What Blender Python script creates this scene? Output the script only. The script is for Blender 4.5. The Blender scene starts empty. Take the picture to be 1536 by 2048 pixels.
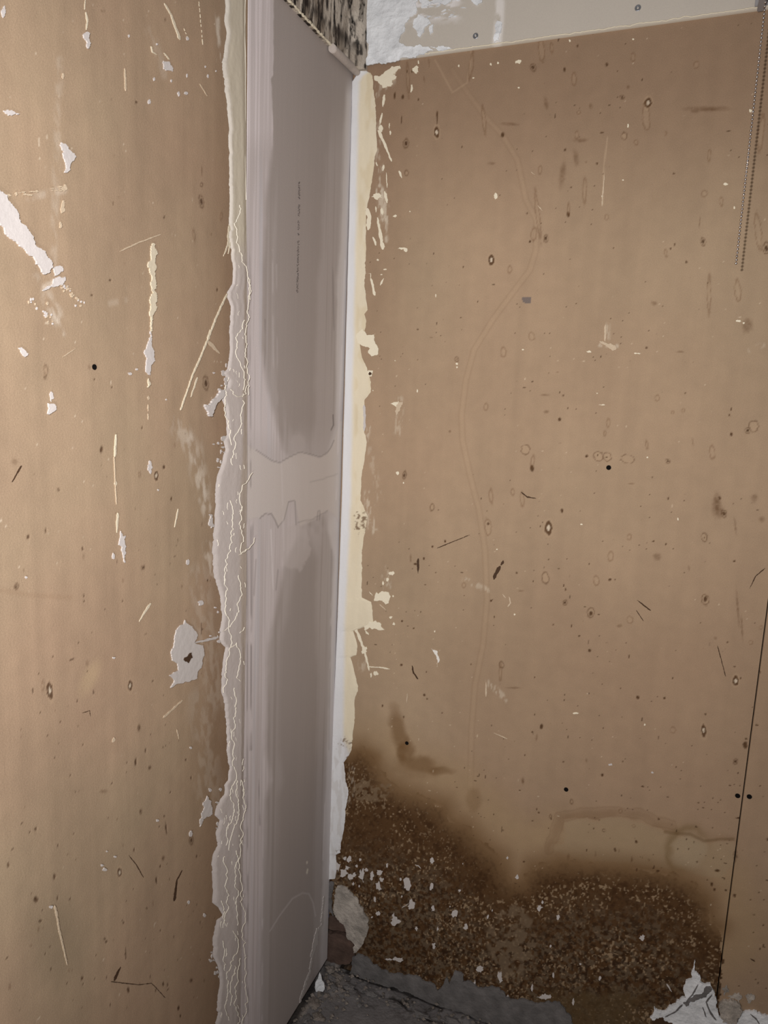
import bpy, bmesh, math, random
import numpy as np
from mathutils import Vector, Matrix

# ------------------------------------------------------------------ camera
S = 1.15
F = 1431.8
YAW, PITCH, ROLL = 0.36913, 0.16336, 0.03944
CAM = np.array([0.465, -1.01177, 0.98966]) * S
sc = bpy.context.scene
COL = sc.collection
fw = np.array([-math.sin(YAW)*math.cos(PITCH), math.cos(YAW)*math.cos(PITCH), -math.sin(PITCH)])
rt_ = np.cross(fw, [0, 0, 1]); rt_ /= np.linalg.norm(rt_); up_ = np.cross(rt_, fw)
RT = math.cos(ROLL)*rt_ + math.sin(ROLL)*up_
UP = -math.sin(ROLL)*rt_ + math.cos(ROLL)*up_
cd = bpy.data.cameras.new('camera'); cam = bpy.data.objects.new('camera', cd); COL.objects.link(cam)
cd.sensor_fit = 'VERTICAL'; cd.sensor_height = 24.0; cd.sensor_width = 18.0; cd.lens = F/2048*24.0
cd.clip_start = 0.02
cam.matrix_world = Matrix(((RT[0], UP[0], -fw[0], CAM[0]), (RT[1], UP[1], -fw[1], CAM[1]),
                           (RT[2], UP[2], -fw[2], CAM[2]), (0, 0, 0, 1)))
sc.camera = cam

# ------------------------------------------------------------------ light
w = bpy.data.worlds.new('room_air'); sc.world = w; w.use_nodes = True
w.node_tree.nodes['Background'].inputs[0].default_value = (1.0, 0.93, 0.88, 1)
w.node_tree.nodes['Background'].inputs[1].default_value = 0.17
ld = bpy.data.lights.new('work_lamp', 'SPOT'); lamp = bpy.data.objects.new('work_lamp', ld); COL.objects.link(lamp)
ld.energy = 38; ld.color = (1.0, 0.965, 0.93); ld.shadow_soft_size = 0.012
ld.spot_size = math.radians(118); ld.spot_blend = 1.0
lamp.location = (0.43, -1.20, 1.24)
lamp.rotation_euler = Vector((-0.26, 1.0, -0.06)).to_track_quat('-Z', 'Y').to_euler()
ld2 = bpy.data.lights.new('room_lamp', 'POINT'); lamp2 = bpy.data.objects.new('room_lamp', ld2); COL.objects.link(lamp2)
ld2.energy = 8.5; ld2.color = (1.0, 0.96, 0.91); ld2.shadow_soft_size = 0.06; lamp2.location = (0.25, -1.12, 0.72)
sc.view_settings.view_transform = 'Standard'; sc.view_settings.look = 'None'
sc.view_settings.gamma = 1; sc.view_settings.use_curve_mapping = False
sc.view_settings.exposure = 0.0

# ------------------------------------------------------------------ helpers
def lin(c):
    return tuple((v/255/12.92 if v <= 10 else ((v/255+0.055)/1.055)**2.4) for v in c)
def L(*c): return np.array(lin(c))

def ray(px, py):
    px = np.asarray(px, float); py = np.asarray(py, float)
    return fw + ((px-768)/F)[..., None]*RT + ((1024-py)/F)[..., None]*UP
def on_right(px, py, y=0.0):          # pixel of the photo -> (x, z) on the right-hand wall
    d = ray(px, py); t = (y-CAM[1])/d[..., 1]
    return CAM[0]+t*d[..., 0], CAM[2]+t*d[..., 2]
def on_left(px, py, x=0.0):           # -> (y, z) on the left-hand wall
    d = ray(px, py); t = (x-CAM[0])/d[..., 0]
    return CAM[1]+t*d[..., 1], CAM[2]+t*d[..., 2]
def to_px(P):
    d = P-CAM; z = d@fw
    z = np.where(z < 0.05, 0.05, z)
    return 768+F*(d@RT)/z, 1024-F*(d@UP)/z

_tab = np.random.RandomState(5).rand(256, 256)
def vnoise(x, y, seed=0):
    x = np.asarray(x, float)+seed*17.31; y = np.asarray(y, float)+seed*9.77
    xi = np.floor(x).astype(int); yi = np.floor(y).astype(int)
    fx = x-xi; fy = y-yi; fx = fx*fx*(3-2*fx); fy = fy*fy*(3-2*fy)
    a = _tab[xi & 255, yi & 255]; b = _tab[(xi+1) & 255, yi & 255]
    c = _tab[xi & 255, (yi+1) & 255]; d = _tab[(xi+1) & 255, (yi+1) & 255]
    return (a*(1-fx)+b*fx)*(1-fy)+(c*(1-fx)+d*fx)*fy
def fbm(x, y, seed=0, o=4, g=0.5):
    s = 0; a = 1; t = 0
    for k in range(o):
        s = s+a*vnoise(x*2**k, y*2**k, seed+k*3.7); t += a; a *= g
    return s/t
def ss(a, b, x):
    t = np.clip((x-a)/(b-a), 0, 1); return t*t*(3-2*t)
def mix(c, col, m):
    m = np.clip(m, 0, 1)[..., None]; return c*(1-m)+np.asarray(col)*m

def obj(name, me, mat=None, parent=None, kind=None, label=None, cat=None, group=None):
    o = bpy.data.objects.new(name, me); COL.objects.link(o)
    if mat and me is not None:
        if not me.materials: me.materials.append(mat)
    if parent: o.parent = parent
    if kind: o['kind'] = kind
    if label: o['label'] = label
    if cat: o['category'] = cat
    if group: o['group'] = group
    return o

def mesh_np(name, V, Q, colr=None, smooth=True):
    me = bpy.data.meshes.new(name)
    nv, nq = len(V), len(Q)
    me.vertices.add(nv); me.vertices.foreach_set('co', V.astype(np.float32).ravel())
    me.loops.add(nq*4); me.loops.foreach_set('vertex_index', Q.astype(np.int32).ravel())
    me.polygons.add(nq); me.polygons.foreach_set('loop_start', np.arange(nq, dtype=np.int32)*4)
    me.polygons.foreach_set('loop_total', np.full(nq, 4, np.int32))
    me.polygons.foreach_set('use_smooth', np.full(nq, smooth))
    me.update(calc_edges=True)
    if colr is not None:
        a = me.color_attributes.new('paint', 'FLOAT_COLOR', 'POINT')
        c4 = np.ones((nv, 4), np.float32); c4[:, :3] = np.clip(colr, 0, 1); a.data.foreach_set('color', c4.ravel())
    return me

def grid_quads(nr, nc, flip=False):
    i = np.arange(nr*nc).reshape(nr, nc)
    q = np.stack([i[:-1, :-1], i[:-1, 1:], i[1:, 1:], i[1:, :-1]], -1).reshape(-1, 4)
    return q[:, ::-1] if flip else q

def rough(pts, amp, step, seed, closed=True, cap=4.0):
    """trace polygon -> ragged outline (still in photo pixels)"""
    r = random.Random(seed); P = [tuple(map(float, p)) for p in pts]
    while True:
        out = []; grew = False; n = len(P)
        for i in range(n if closed else n-1):
            a = P[i]; b = P[(i+1) % n]; d = math.hypot(b[0]-a[0], b[1]-a[1]); out.append(a)
            if d > step:
                grew = True; k = r.gauss(0, 1)*amp*d*0.5
                k = max(-cap, min(cap, max(-0.3*d, min(0.3*d, k))))
                out.append(((a[0]+b[0])/2-(b[1]-a[1])/d*k, (a[1]+b[1])/2+(b[0]-a[0])/d*k))
        if not closed: out.append(P[-1])
        P = out
        if not grew: return P

def pip(X, Y, poly):
    """soft-free point in polygon"""
    ins = np.zeros(X.shape, bool); n = len(poly)
    for i in range(n):
        x1, y1 = poly[i]; x2, y2 = poly[(i+1) % n]
        if y1 == y2: continue
        c = ((y1 > Y) != (y2 > Y)) & (X < (x2-x1)*(Y-y1)/(y2-y1)+x1)
        ins ^= c
    return ins
def pdist(X, Y, line, closed=False):
    """distance in px to polyline and parameter along"""
    D = np.full(X.shape, 1e9); n = len(line)
    for i in range(n if closed else n-1):
        x1, y1 = line[i]; x2, y2 = line[(i+1) % n]
        dx, dy = x2-x1, y2-y1; t = np.clip(((X-x1)*dx+(Y-y1)*dy)/(dx*dx+dy*dy+1e-9), 0, 1)
        D = np.minimum(D, np.hypot(X-x1-t*dx, Y-y1-t*dy))
    return D

# ------------------------------------------------------------------ materials
def nodes(name):
    m = bpy.data.materials.new(name); m.use_nodes = True
    nt = m.node_tree; b = nt.nodes['Principled BSDF']; return m, nt, b
def surf(name, colr=None, rough_=0.8, grain=0.08, gscale=900, bump=0.15, bscale=500, dist=0.0006, spec=0.3, metal=0.0, blotch=0.0):
    """procedural surface: paint attribute (or flat colour) x fine grain, noise bump"""
    m, nt, b = nodes(name); N = nt.nodes; K = nt.links
    tc = N.new('ShaderNodeTexCoord')
    n1 = N.new('ShaderNodeTexNoise'); n1.inputs['Scale'].default_value = gscale; n1.inputs['Detail'].default_value = 3
    K.new(tc.outputs['Object'], n1.inputs['Vector'])
    mr = N.new('ShaderNodeMapRange'); mr.inputs['From Min'].default_value = 0.25; mr.inputs['From Max'].default_value = 0.75
    mr.inputs['To Min'].default_value = 1-grain; mr.inputs['To Max'].default_value = 1+grain
    K.new(n1.outputs['Fac'], mr.inputs['Value'])
    mul = N.new('ShaderNodeMix'); mul.data_type = 'RGBA'; mul.blend_type = 'MULTIPLY'; mul.inputs['Factor'].default_value = 1
    if colr is None:
        at = N.new('ShaderNodeAttribute'); at.attribute_name = 'paint'; K.new(at.outputs['Color'], mul.inputs['A'])
    else: mul.inputs['A'].default_value = (*colr, 1)
    K.new(mr.outputs['Result'], mul.inputs['B'])
    out = mul.outputs['Result']
    if blotch:
        n3 = N.new('ShaderNodeTexNoise'); n3.inputs['Scale'].default_value = 45; n3.inputs['Detail'].default_value = 6
        K.new(tc.outputs['Object'], n3.inputs['Vector'])
        m3 = N.new('ShaderNodeMapRange'); m3.inputs['From Min'].default_value = 0.3; m3.inputs['From Max'].default_value = 0.7
        m3.inputs['To Min'].default_value = 1-blotch; m3.inputs['To Max'].default_value = 1+blotch*0.5
        K.new(n3.outputs['Fac'], m3.inputs['Value'])
        mm = N.new('ShaderNodeMix'); mm.data_type = 'RGBA'; mm.blend_type = 'MULTIPLY'; mm.inputs['Factor'].default_value = 1
        K.new(out, mm.inputs['A']); K.new(m3.outputs['Result'], mm.inputs['B']); out = mm.outputs['Result']
    K.new(out, b.inputs['Base Color'])
    n2 = N.new('ShaderNodeTexNoise'); n2.inputs['Scale'].default_value = bscale; n2.inputs['Detail'].default_value = 4
    K.new(tc.outputs['Object'], n2.inputs['Vector'])
    bp = N.new('ShaderNodeBump'); bp.inputs['Strength'].default_value = bump; bp.inputs['Distance'].default_value = dist
    K.new(n2.outputs['Fac'], bp.inputs['Height']); K.new(bp.outputs['Normal'], b.inputs['Normal'])
    b.inputs['Roughness'].default_value = rough_; b.inputs['Specular IOR Level'].default_value = spec
    b.inputs['Metallic'].default_value = metal
    return m
M_kraft = surf('torn_kraft_paper', grain=0.13, blotch=0.05, bump=0.35, bscale=420, spec=0.15, rough_=0.85)
M_panel = surf('gray_board_paper', grain=0.07, bump=0.25, bscale=500, spec=0.2, rough_=0.75)
M_mould = surf('mouldy_plaster', grain=0.12, bump=0.8, bscale=260, dist=0.002, spec=0.15)
M_top = surf('upper_board_paper', grain=0.04, bump=0.15, spec=0.2)
M_fill = surf('joint_filler', grain=0.03, bump=0.30, bscale=160, dist=0.0012, spec=0.25, rough_=0.7)
M_floor = surf('dirty_floor', grain=0.18, bump=0.9, bscale=200, dist=0.002, spec=0.2)
M_white = surf('white_filler_fleck', L(226, 222, 216), grain=0.05, bump=0.4, bscale=200, dist=0.001)
M_cream = surf('cream_filler_fleck', L(226, 217, 196), grain=0.05, bump=0.4, bscale=200, dist=0.001)
M_faint = surf('thin_filler_smear', L(196, 178, 155), grain=0.12, bump=0.4)
M_grayf = surf('gray_filler_patch', L(196, 190, 188), grain=0.04, bump=0.5, bscale=120, dist=0.001)
M_ridge = surf('filler_ridge', L(235, 228, 214), grain=0.03, bump=0.1)
M_torn = surf('torn_white_plaster', L(228, 231, 236), grain=0.06, bump=1.0, bscale=90, dist=0.004, blotch=0.2)
M_cem = surf('gray_cement', L(110, 107, 107), grain=0.20, bump=1.0, bscale=120, dist=0.002, blotch=0.32)
M_conc = surf('crumbled_mortar', L(176, 168, 160), grain=0.2, bump=1.0, bscale=150, dist=0.003, blotch=0.45)
M_brick = surf('damp_dark_brick', L(92, 74, 66), grain=0.15, bump=0.8, bscale=130, dist=0.002, blotch=0.35)
M_scuff = surf('gray_scuff', L(92, 86, 86), grain=0.25, bump=0.3)
M_dark = surf('dark_scratch', L(70, 50, 34), grain=0.2, bump=0.3)
M_black = surf('black_screw', L(18, 16, 16), grain=0.1, spec=0.08, rough_=0.9, bump=0.0)
M_zinc = surf('zinc_screw', L(150, 152, 158), grain=0.1, metal=0.8, rough_=0.4, spec=0.5)
M_pipe = surf('old_painted_pipe', L(184, 174, 168), grain=0.08, bump=0.7, bscale=200, dist=0.001, blotch=0.2)
M_bead = surf('steel_bead', L(196, 188, 186), grain=0.0, bump=0.0, metal=1.0, rough_=0.22, spec=0.5)
M_brk = surf('gray_plastic', L(150, 148, 150), grain=0.03, bump=0.1, rough_=0.4)
M_core = surf('old_masonry_behind', L(58, 48, 42), grain=0.2, bump=0.8, blotch=0.3)
M_ink = surf('printed_ink', L(96, 88, 86), grain=0.15, bump=0.0)
M_tape = surf('scrim_mesh_tape', L(88, 88, 100), grain=0.1)
M_crumb = surf('loose_crumbs', L(126, 118, 112), grain=0.3, bump=0.8, blotch=0.4)

# ------------------------------------------------------------------ wall surfaces on fine grids
SEAM = 0.60771*S; JOINT = -0.27777*S; ZT = 1.45*S; ZL = 1.42479*S
ZLIP = float(np.mean([on_left(x, y, 0.007)[1] for x, y in ((603, 31), (632, 57), (663, 90), (682, 109))]))
YF0 = float(on_left(692, 50, 0.007)[0])
KR = L(168, 145, 121)
def axis(dense0, dense1, step, lo, hi, coarse=0.08):
    a = list(np.arange(dense0, dense1, step))+[dense1]
    pre = []; x = dense0-coarse
    while x > lo+1e-6: pre.append(x); x -= coarse
    if lo < dense0-1e-6: pre.append(lo)
    post = []; x = dense1+coarse
    while x < hi-1e-6: post.append(x); x += coarse
    if hi > dense1+1e-6: post.append(hi)
    return np.array(pre[::-1]+a+post)

def sheet(name, wall, ua, va, paint, mat, parent, off=0.0, depth=0.0125, label=None):
    """wall: 'R' -> u=x, surface faces -y ; 'L' -> u=y, surface faces +x. paint(X,Y,U,V)->(rgb, relief m)"""
    U, V = np.meshgrid(ua, va)
    if wall == 'R': P = np.stack([U, np.full(U.shape, -off), V], -1)
    else: P = np.stack([np.full(U.shape, off), U, V], -1)
    X, Y = to_px(P)
    rgb, h = paint(X, Y, U, V)
    if wall == 'R': P[..., 1] -= h
    else: P[..., 0] += h
    nr, nc = U.shape
    Q = grid_quads(nr, nc, flip=False)
    Vv = P.reshape(-1, 3); C = rgb.reshape(-1, 3)
    idx = np.arange(nr*nc).reshape(nr, nc)
    ring = np.concatenate([idx[0, :], idx[1:, -1], idx[-1, -2::-1], idx[-2:0:-1, 0]])
    B = Vv[ring].copy()
    if wall == 'R': B[:, 1] = -off+depth
    else: B[:, 0] = off-depth
    n0 = len(Vv); k = len(ring); j = np.arange(k); j2 = (j+1) % k
    Q2 = np.stack([ring[j2], ring[j], n0+j, n0+j2], -1)
    Vv = np.concatenate([Vv, B]); C = np.concatenate([C, C[ring]*0.6])
    me = mesh_np(name, Vv, np.concatenate([Q, Q2]), C)
    o = obj(name, me, mat, parent, label=label)
    return o

ZOOM = {'A': (700, 0, 1.837), 'B': (800, 560, 2.087), 'C': (700, 1000, 1.837), 'D': (1000, 1500, 2.866),
        'E': (380, 0, 2.954), 'G': (400, 500, 3.84), 'H': (400, 1000, 3.84), 'I': (400, 1500, 3.7375), 'K': (580, 1700, 3.657),
        'P': (0, 0, 3.072), 'Q': (0, 660, 2.768), 'S': (0, 1400, 3.072), 'T': (560, 0, 6.982), 'Z': (0, 0, 1.0)}
def zp(k, x, y): a, b, s = ZOOM[k]; return (a+x/s, b+y/s)
def zl(k, pts): return [zp(k, *p) for p in pts]

# spots: (x, y, w, h, kind) in reading frames of the photo
SPR = {'A': """704 185 22 75 g;741 175 10 35 g;823 290 16 45 g;672 247 20 28 e;1095 378 26 36 w;1088 430 26 95 g;318 485 18 42 w;320 430 6 54 d;206 527 20 32 e;561 495 13 20 d;194 355 11 18 d;251 365 7 12 d;164 350 5 30 d;290 230 7 40 s;272 290 6 30 s;189 440 5 30 d;519 955 22 40 w;720 875 16 28 e;802 788 13 22 d;803 770 8 34 g;675 860 18 45 g;690 790 13 150 g;1298 888 18 30 e;1007 500 20 26 r;1000 357 16 16 e;943 237 10 14 d;836 168 8 14 d;788 255 8 18 d;1040 210 16 30 g;1272 238 16 24 g;840 413 12 12 g;833 495 12 26 g;699 625 12 30 g;862 700 12 90 g;1302 712 18 24 g;1364 740 12 30 g;1500 850 22 130 g;1510 490 18 130 g;1530 912 24 40 e;1236 962 7 12 d;1192 898 6 12 d;1178 913 8 8 d;1160 930 10 26 g;661 887 7 12 d;650 783 6 10 d;587 990 14 24 g;943 798 14 18 g;213 290 10 100 g;492 440 12 90 g;1051 523 14 18 g;445 240 14 90 g;885 390 16 22 s;925 487 14 8 d;1190 637 7 7 d;608 458 30 10 s;208 637 12 18 r;580 455 60 14 s;1310 400 200 22 s;1320 402 100 12 s;1270 410 40 12 s;868 595 10 12 s;520 600 34 12 s;790 550 6 14 d;908 600 8 10 d;812 688 6 7 d;780 640 26 110 s;720 380 18 50 s;850 515 60 18 s;830 580 22 70 s;416 980 7 8 d;967 912 6 6 d;1285 820 5 60 s;1320 570 12 40 g;1022 320 14 16 s;1160 490 6 12 g;210 262 6 10 d;228 262 6 10 d;702 820 4 6 d""",
 'B': """237 331 15 19 r;237 331 8 10 s;524 708 34 40 r;551 785 17 32 d;554 755 14 44 g;828 736 36 40 r;865 738 33 34 r;862 740 10 6 d;825 731 6 7 d;950 747 54 36 r;779 735 14 14 d;666 582 13 17 d;1118 756 16 16 e;1477 610 38 46 r;1451 628 22 24 e;1383 645 13 17 d;1303 718 22 56 g;1352 975 22 30 e;1269 1074 22 34 r;1270 1076 6 6 d;620 1035 30 54 w;368 1030 26 66 g;368 1017 10 14 d;676 962 12 20 d;134 949 16 28 r;18 815 15 30 e;188 1091 9 14 d;136 1113 10 12 d;359 530 16 30 g;432 300 22 40 g;550 235 24 30 g;869 597 12 36 g;855 640 8 18 g;1073 493 18 24 g;1138 553 11 11 g;1182 545 12 14 g;1029 283 8 13 d;1192 473 8 8 d;1119 913 8 14 d;1110 1103 7 7 d;1057 1091 7 7 d;74 206 5 9 d;1410 45 24 80 g;1290 60 14 140 g;1222 675 8 36 s;380 903 14 56 g;510 915 14 60 g;471 884 14 24 g;1383 540 5 16 d;1376 565 4 14 d;1030 688 10 30 g;681 482 5 12 d;700 535 5 6 d;1316 950 34 90 s;1510 1000 30 30 s;1480 910 34 40 s;1060 98 28 22 s;605 480 40 10 s;610 550 26 16 s;1450 190 50 70 s;1400 1030 10 90 s;208 632 12 12 s;160 960 5 5 d;586 1028 6 6 d;1006 946 4 4 d;1052 824 5 5 d;324 90 5 5 d;736 98 7 5 d;880 161 4 4 d;1286 14 5 5 d;254 158 4 4 d;130 240 16 5 s;1335 910 10 16 d;1393 932 4 4 d;658 385 14 4 s;1170 300 40 10 s;965 850 30 8 s""",
 'C': """271 215 7 12 d;240 235 16 8 d;223 215 8 34 s;718 287 26 40 r;958 207 17 32 g;785 314 6 12 d;792 328 6 12 d;790 377 15 19 e;885 413 24 36 r;885 416 14 18 d;1305 366 24 38 r;1306 364 13 24 d;955 293 13 9 d;973 293 4 5 d;1028 440 22 26 g;1161 162 8 8 d;1116 152 7 7 d;612 268 9 9 d;627 334 24 8 s;518 370 8 10 d;530 430 6 9 d;557 605 15 24 r;553 635 9 52 g;880 553 11 13 d;1057 726 13 14 d;1185 655 6 8 d;1342 507 14 16 s;1388 522 6 9 d;1417 665 22 36 w;1435 655 6 6 d;1300 847 20 46 w;1306 787 8 10 d;1452 900 18 28 d;1455 878 9 9 d;273 717 9 11 d;283 731 6 7 d;197 797 5 10 d;191 445 8 8 d;234 472 6 8 d;418 313 12 16 g;703 833 13 20 d;670 853 8 8 d;1156 728 9 9 d;1473 523 13 13 g;1510 468 11 11 g;1187 845 18 22 g;1412 225 8 8 d;1413 612 7 7 d;1495 827 10 8 d;280 632 4 4 d;338 782 5 5 d;445 604 5 5 d;679 652 5 5 d;814 463 4 12 d;842 500 9 5 d;276 312 5 5 d;315 267 4 4 d;729 218 5 5 d;767 253 7 5 d;796 217 5 5 d;878 235 5 5 d;746 458 6 4 d;994 692 5 6 d;863 392 5 5 d;914 421 4 4 d;1129 208 34 30 s;990 462 24 14 s;119 756 6 12 d;189 606 10 10 d;686 872 8 34 s;1508 635 6 8 d;1245 252 7 22 s;600 690 70 8 s;1350 10 30 90 s;1360 45 36 50 s;1425 400 10 150 s;1440 470 8 110 s;905 295 20 34 g;1025 575 4 14 d;1025 136 14 20 g""",
 'D': """586 144 18 21 d;131 178 22 50 s;131 178 12 34 s;410 295 13 22 r;819 211 24 9 d;1138 303 13 10 d;910 397 12 13 d;596 461 16 16 r;781 527 16 20 d;659 572 13 24 d;682 578 7 22 s;548 598 11 36 s;392 612 16 46 s;755 625 14 40 s;755 630 8 22 s;784 687 11 22 d;878 678 15 10 d;906 695 24 14 d;1245 692 32 18 d;1215 770 16 26 d;1230 800 12 20 d;1190 745 8 8 d;1350 66 26 30 e;1368 390 11 14 d;1349 610 18 54 e;1345 835 16 26 d;137 641 13 12 d;766 435 16 16 g;690 350 18 20 g;1318 203 11 10 d;1533 512 12 20 d;1455 943 12 10 d;1511 1005 11 10 d;113 232 6 6 d;363 68 6 6 d;702 66 6 6 d;495 60 10 30 s;568 402 8 8 d;186 406 6 6 d;290 380 10 16 r;293 395 8 14 d;1020 568 8 8 d;1082 568 8 5 d;1130 642 12 10 d;1302 537 8 8 d;816 617 8 18 s;854 630 7 18 s;497 575 6 16 d;967 718 20 12 s;1435 858 8 8 d;278 449 6 6 d;536 450 6 6 d;1220 446 5 5 d;1493 204 6 6 d;142 30 6 10 d;210 340 6 14 d;222 360 6 12 d;1005 740 24 20 s;1100 755 20 14 s;1125 795 14 14 s;1450 1205 20 8 d"""}
SPL = {'P': """630 68 32 14 s;1015 120 13 26 s;837 628 16 16 d;1237 1238 26 76 e;1237 1135 14 20 r;697 1250 8 14 d;679 1722 14 20 d;1335 1780 10 26 d;1010 1333 10 18 d;686 607 12 14 s;880 240 12 9 s;760 1348 8 12 s;730 1210 6 10 s;700 958 8 18 s;1190 1445 12 60 g;1357 1330 12 36 g;765 1620 10 24 s;1298 1440 6 18 s;564 1815 6 6 d;1240 1050 10 70 s""",
 'Q': """563 662 17 40 d;909 758 15 24 d;967 636 11 32 s;950 935 9 22 d;787 540 9 16 d;250 230 22 66 r;250 238 12 30 s;1140 295 30 76 e;865 805 24 52 w;792 1315 18 24 e;680 1387 13 28 s;157 1145 16 24 d;90 1420 20 32 e;483 1845 22 42 s;1007 1420 10 26 s;436 1735 9 9 d;325 885 9 24 d;340 912 7 10 d;620 318 9 14 d;458 1210 10 20 d;463 1470 6 16 d;465 1500 7 12 d;275 1995 32 94 w;235 1970 14 50 g;720 1970 24 56 w;848 1943 14 8 d;495 205 20 30 s;524 275 7 10 d;254 1110 9 26 d;680 1500 8 14 d;862 1195 10 7 s;130 1330 8 26 s;190 795 8 6 d;80 730 40 36 s;1118 1075 10 30 s;1150 1386 6 14 d;462 1255 5 60 s;770 800 10 20 g;293 1808 6 9 d;1210 630 8 30 s""",
 'S': """835 380 12 52 d;433 463 13 11 d;338 63 10 18 s;375 135 6 10 d;131 220 6 8 d;363 270 10 8 d;510 277 5 8 d;220 793 14 19 d;180 812 10 13 d;152 657 12 10 s;51 1012 16 28 d;735 1060 26 54 w;222 1225 30 42 d;335 1085 14 36 d;353 1217 12 28 d;430 1222 7 16 d;505 1708 14 22 d;790 1782 17 36 d;645 1468 12 14 d;655 1485 14 14 d;697 1475 12 16 s;1022 790 6 80 d;1003 972 12 22 e;1175 480 9 24 d;920 415 13 20 e;865 685 14 24 e;1175 862 22 50 e;357 893 9 20 d;1098 1893 14 32 d;1005 1745 12 24 d;760 1370 9 16 d;853 172 13 32 e;463 560 10 10 d;485 560 8 8 s;640 562 60 24 s;687 512 7 10 d;755 893 7 26 s;824 922 8 24 d;720 732 10 22 s;456 820 7 8 d;1010 715 9 14 d;980 777 8 14 d;1208 960 8 16 d;986 1020 6 22 d;962 1110 6 50 d;60 1760 18 50 s;1175 1723 16 20 e;1255 1725 14 24 s;987 1415 7 12 d;895 310 7 22 d;1005 292 8 10 d;1098 250 9 20 s;1142 368 8 14 d;780 385 6 12 d;1048 566 6 12 d;190 1510 16 22 s;235 1410 16 50 s;250 1358 24 12 d;280 1560 7 8 d;903 1280 7 14 d;940 1250 7 40 s;958 1785 9 20 d;1030 1750 8 18 d;1110 1940 8 20 d;512 1745 8 12 d;430 1660 24 14 g"""}
def paint_spots(rgb, h, X, Y, U, V, SP, dark, pale):
    flatX = X; rnd = random.Random(3)
    for key, s in SP.items():
        zs = ZOOM[key][2]
        for it in s.split(';'):
            a, b, w_, h_, k = it.split(); cx, cy = zp(key, float(a), float(b)); rx = max(float(w_)/zs/2, 1.5); ry = max(float(h_)/zs/2, 1.5)
            m = (np.abs(X-cx) < rx*2.2+3) & (np.abs(Y-cy) < ry*2.0+3)
            if not m.any(): continue
            ii = np.where(m.any(1))[0]; jj = np.where(m.any(0))[0]
            sl = (slice(ii[0], ii[-1]+1), slice(jj[0], jj[-1]+1))
            x = X[sl]; y = Y[sl]; ang = rnd.uniform(-0.12, 0.12)
            dx = (x-cx)+ang*(y-cy); dy = y-cy
            wob = 1+0.35*(vnoise(x/4.5, y/4.5, rnd.randint(0, 40))-0.5)
            r = np.sqrt((dx/rx)**2+(dy/ry)**2)*wob; e = 1.0/rx     # e: one pixel in r units
            c = rgb[sl]; hh = h[sl]
            ring = np.exp(-((r-1)/(1.05*e))**2)
            if k == 'g':
                c = mix(c, dark*1.6, 0.42*ring); c = mix(c, pale, 0.14*ss(1, 0.7, r)); hh = hh+0.00025*ring
            elif k == 'r':
                c = mix(c, dark*1.15, 0.62*ring); c = mix(c, pale, 0.28*ss(1, 0.7, r)); hh = hh+0.0003*ring
            elif k == 's':
                c = mix(c, dark*1.3, 0.40*ss(1.25, 0.35, r)*(0.5+fbm(x/5, y/5, 7, 2)))
            elif k == 'd':
                c = mix(c, dark*0.9, 0.92*ss(1.2, 0.6, r)); hh = hh-0.0006*ss(1.1, 0.5, r)
            elif k == 'e':
                c = mix(c, dark*1.1, 0.6*np.exp(-((r-1)/(1.0*e))**2)); c = mix(c, dark*0.8, 0.9*ss(0.7, 0.35, r))
            elif k == 'w':
                c = mix(c, dark, 0.9*ss(1.1, 0.9, r)); c = mix(c, L(205, 190, 170), 0.95*ss(0.52, 0.34, r)); c = mix(c, pale, 0.4*np.exp(-((r-1.3)/e)**2))
            rgb[sl] = c; h[sl] = hh
    return rgb, h

# mouldy damp stain at the foot of the right wall (traced outline, pixels)
STAIN = [(640, 1500), (700, 1500), (722, 1492), (748, 1522), (772, 1562), (800, 1578), (850, 1598), (888, 1610), (903, 1640), (935, 1655), (965, 1692), (1000, 1718), (1022, 1765),
         (1046, 1765), (1066, 1735), (1120, 1722), (1180, 1728), (1250, 1732), (1300, 1738), (1340, 1748), (1388, 1768), (1418, 1800), (1426, 1842), (1440, 1855), (1448, 2120), (600, 2120)]
HOLE = [(640, 1828), (672, 1832), (690, 1852), (696, 1878), (708, 1888), (712, 1922), (700, 1938), (640, 1930)]
GHOST = [(1128, 1637), (1230, 1633), (1290, 1643), (1330, 1665), (1352, 1668), (1385, 1672), (1412, 1684), (1440, 1678), (1470, 1680), (1468, 1730), (1440, 1760), (1400, 1755), (1330, 1738), (1250, 1728), (1180, 1722), (1125, 1716), (1098, 1700), (1120, 1685)]
GLUE = [(905, 140), (935, 185), (972, 235), (1005, 270), (1035, 320), (1052, 400), (1073, 440), (1072, 500), (1060, 540), (1022, 590), (985, 640), (948, 700), (932, 760), (923, 830), (925, 880), (940, 950), (958, 1020), (970, 1100), (974, 1200), (966, 1290), (950, 1370), (943, 1460), (940, 1600)]
DARKM = L(66, 41, 21); MUD = L(104, 84, 64)
def dense(X, Y): return ss(1620, 1560, X)*ss(-140, -70, X)*ss(-140, -70, Y)*ss(2200, 2110, Y)   # fine specks only where the grid is fine
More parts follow.
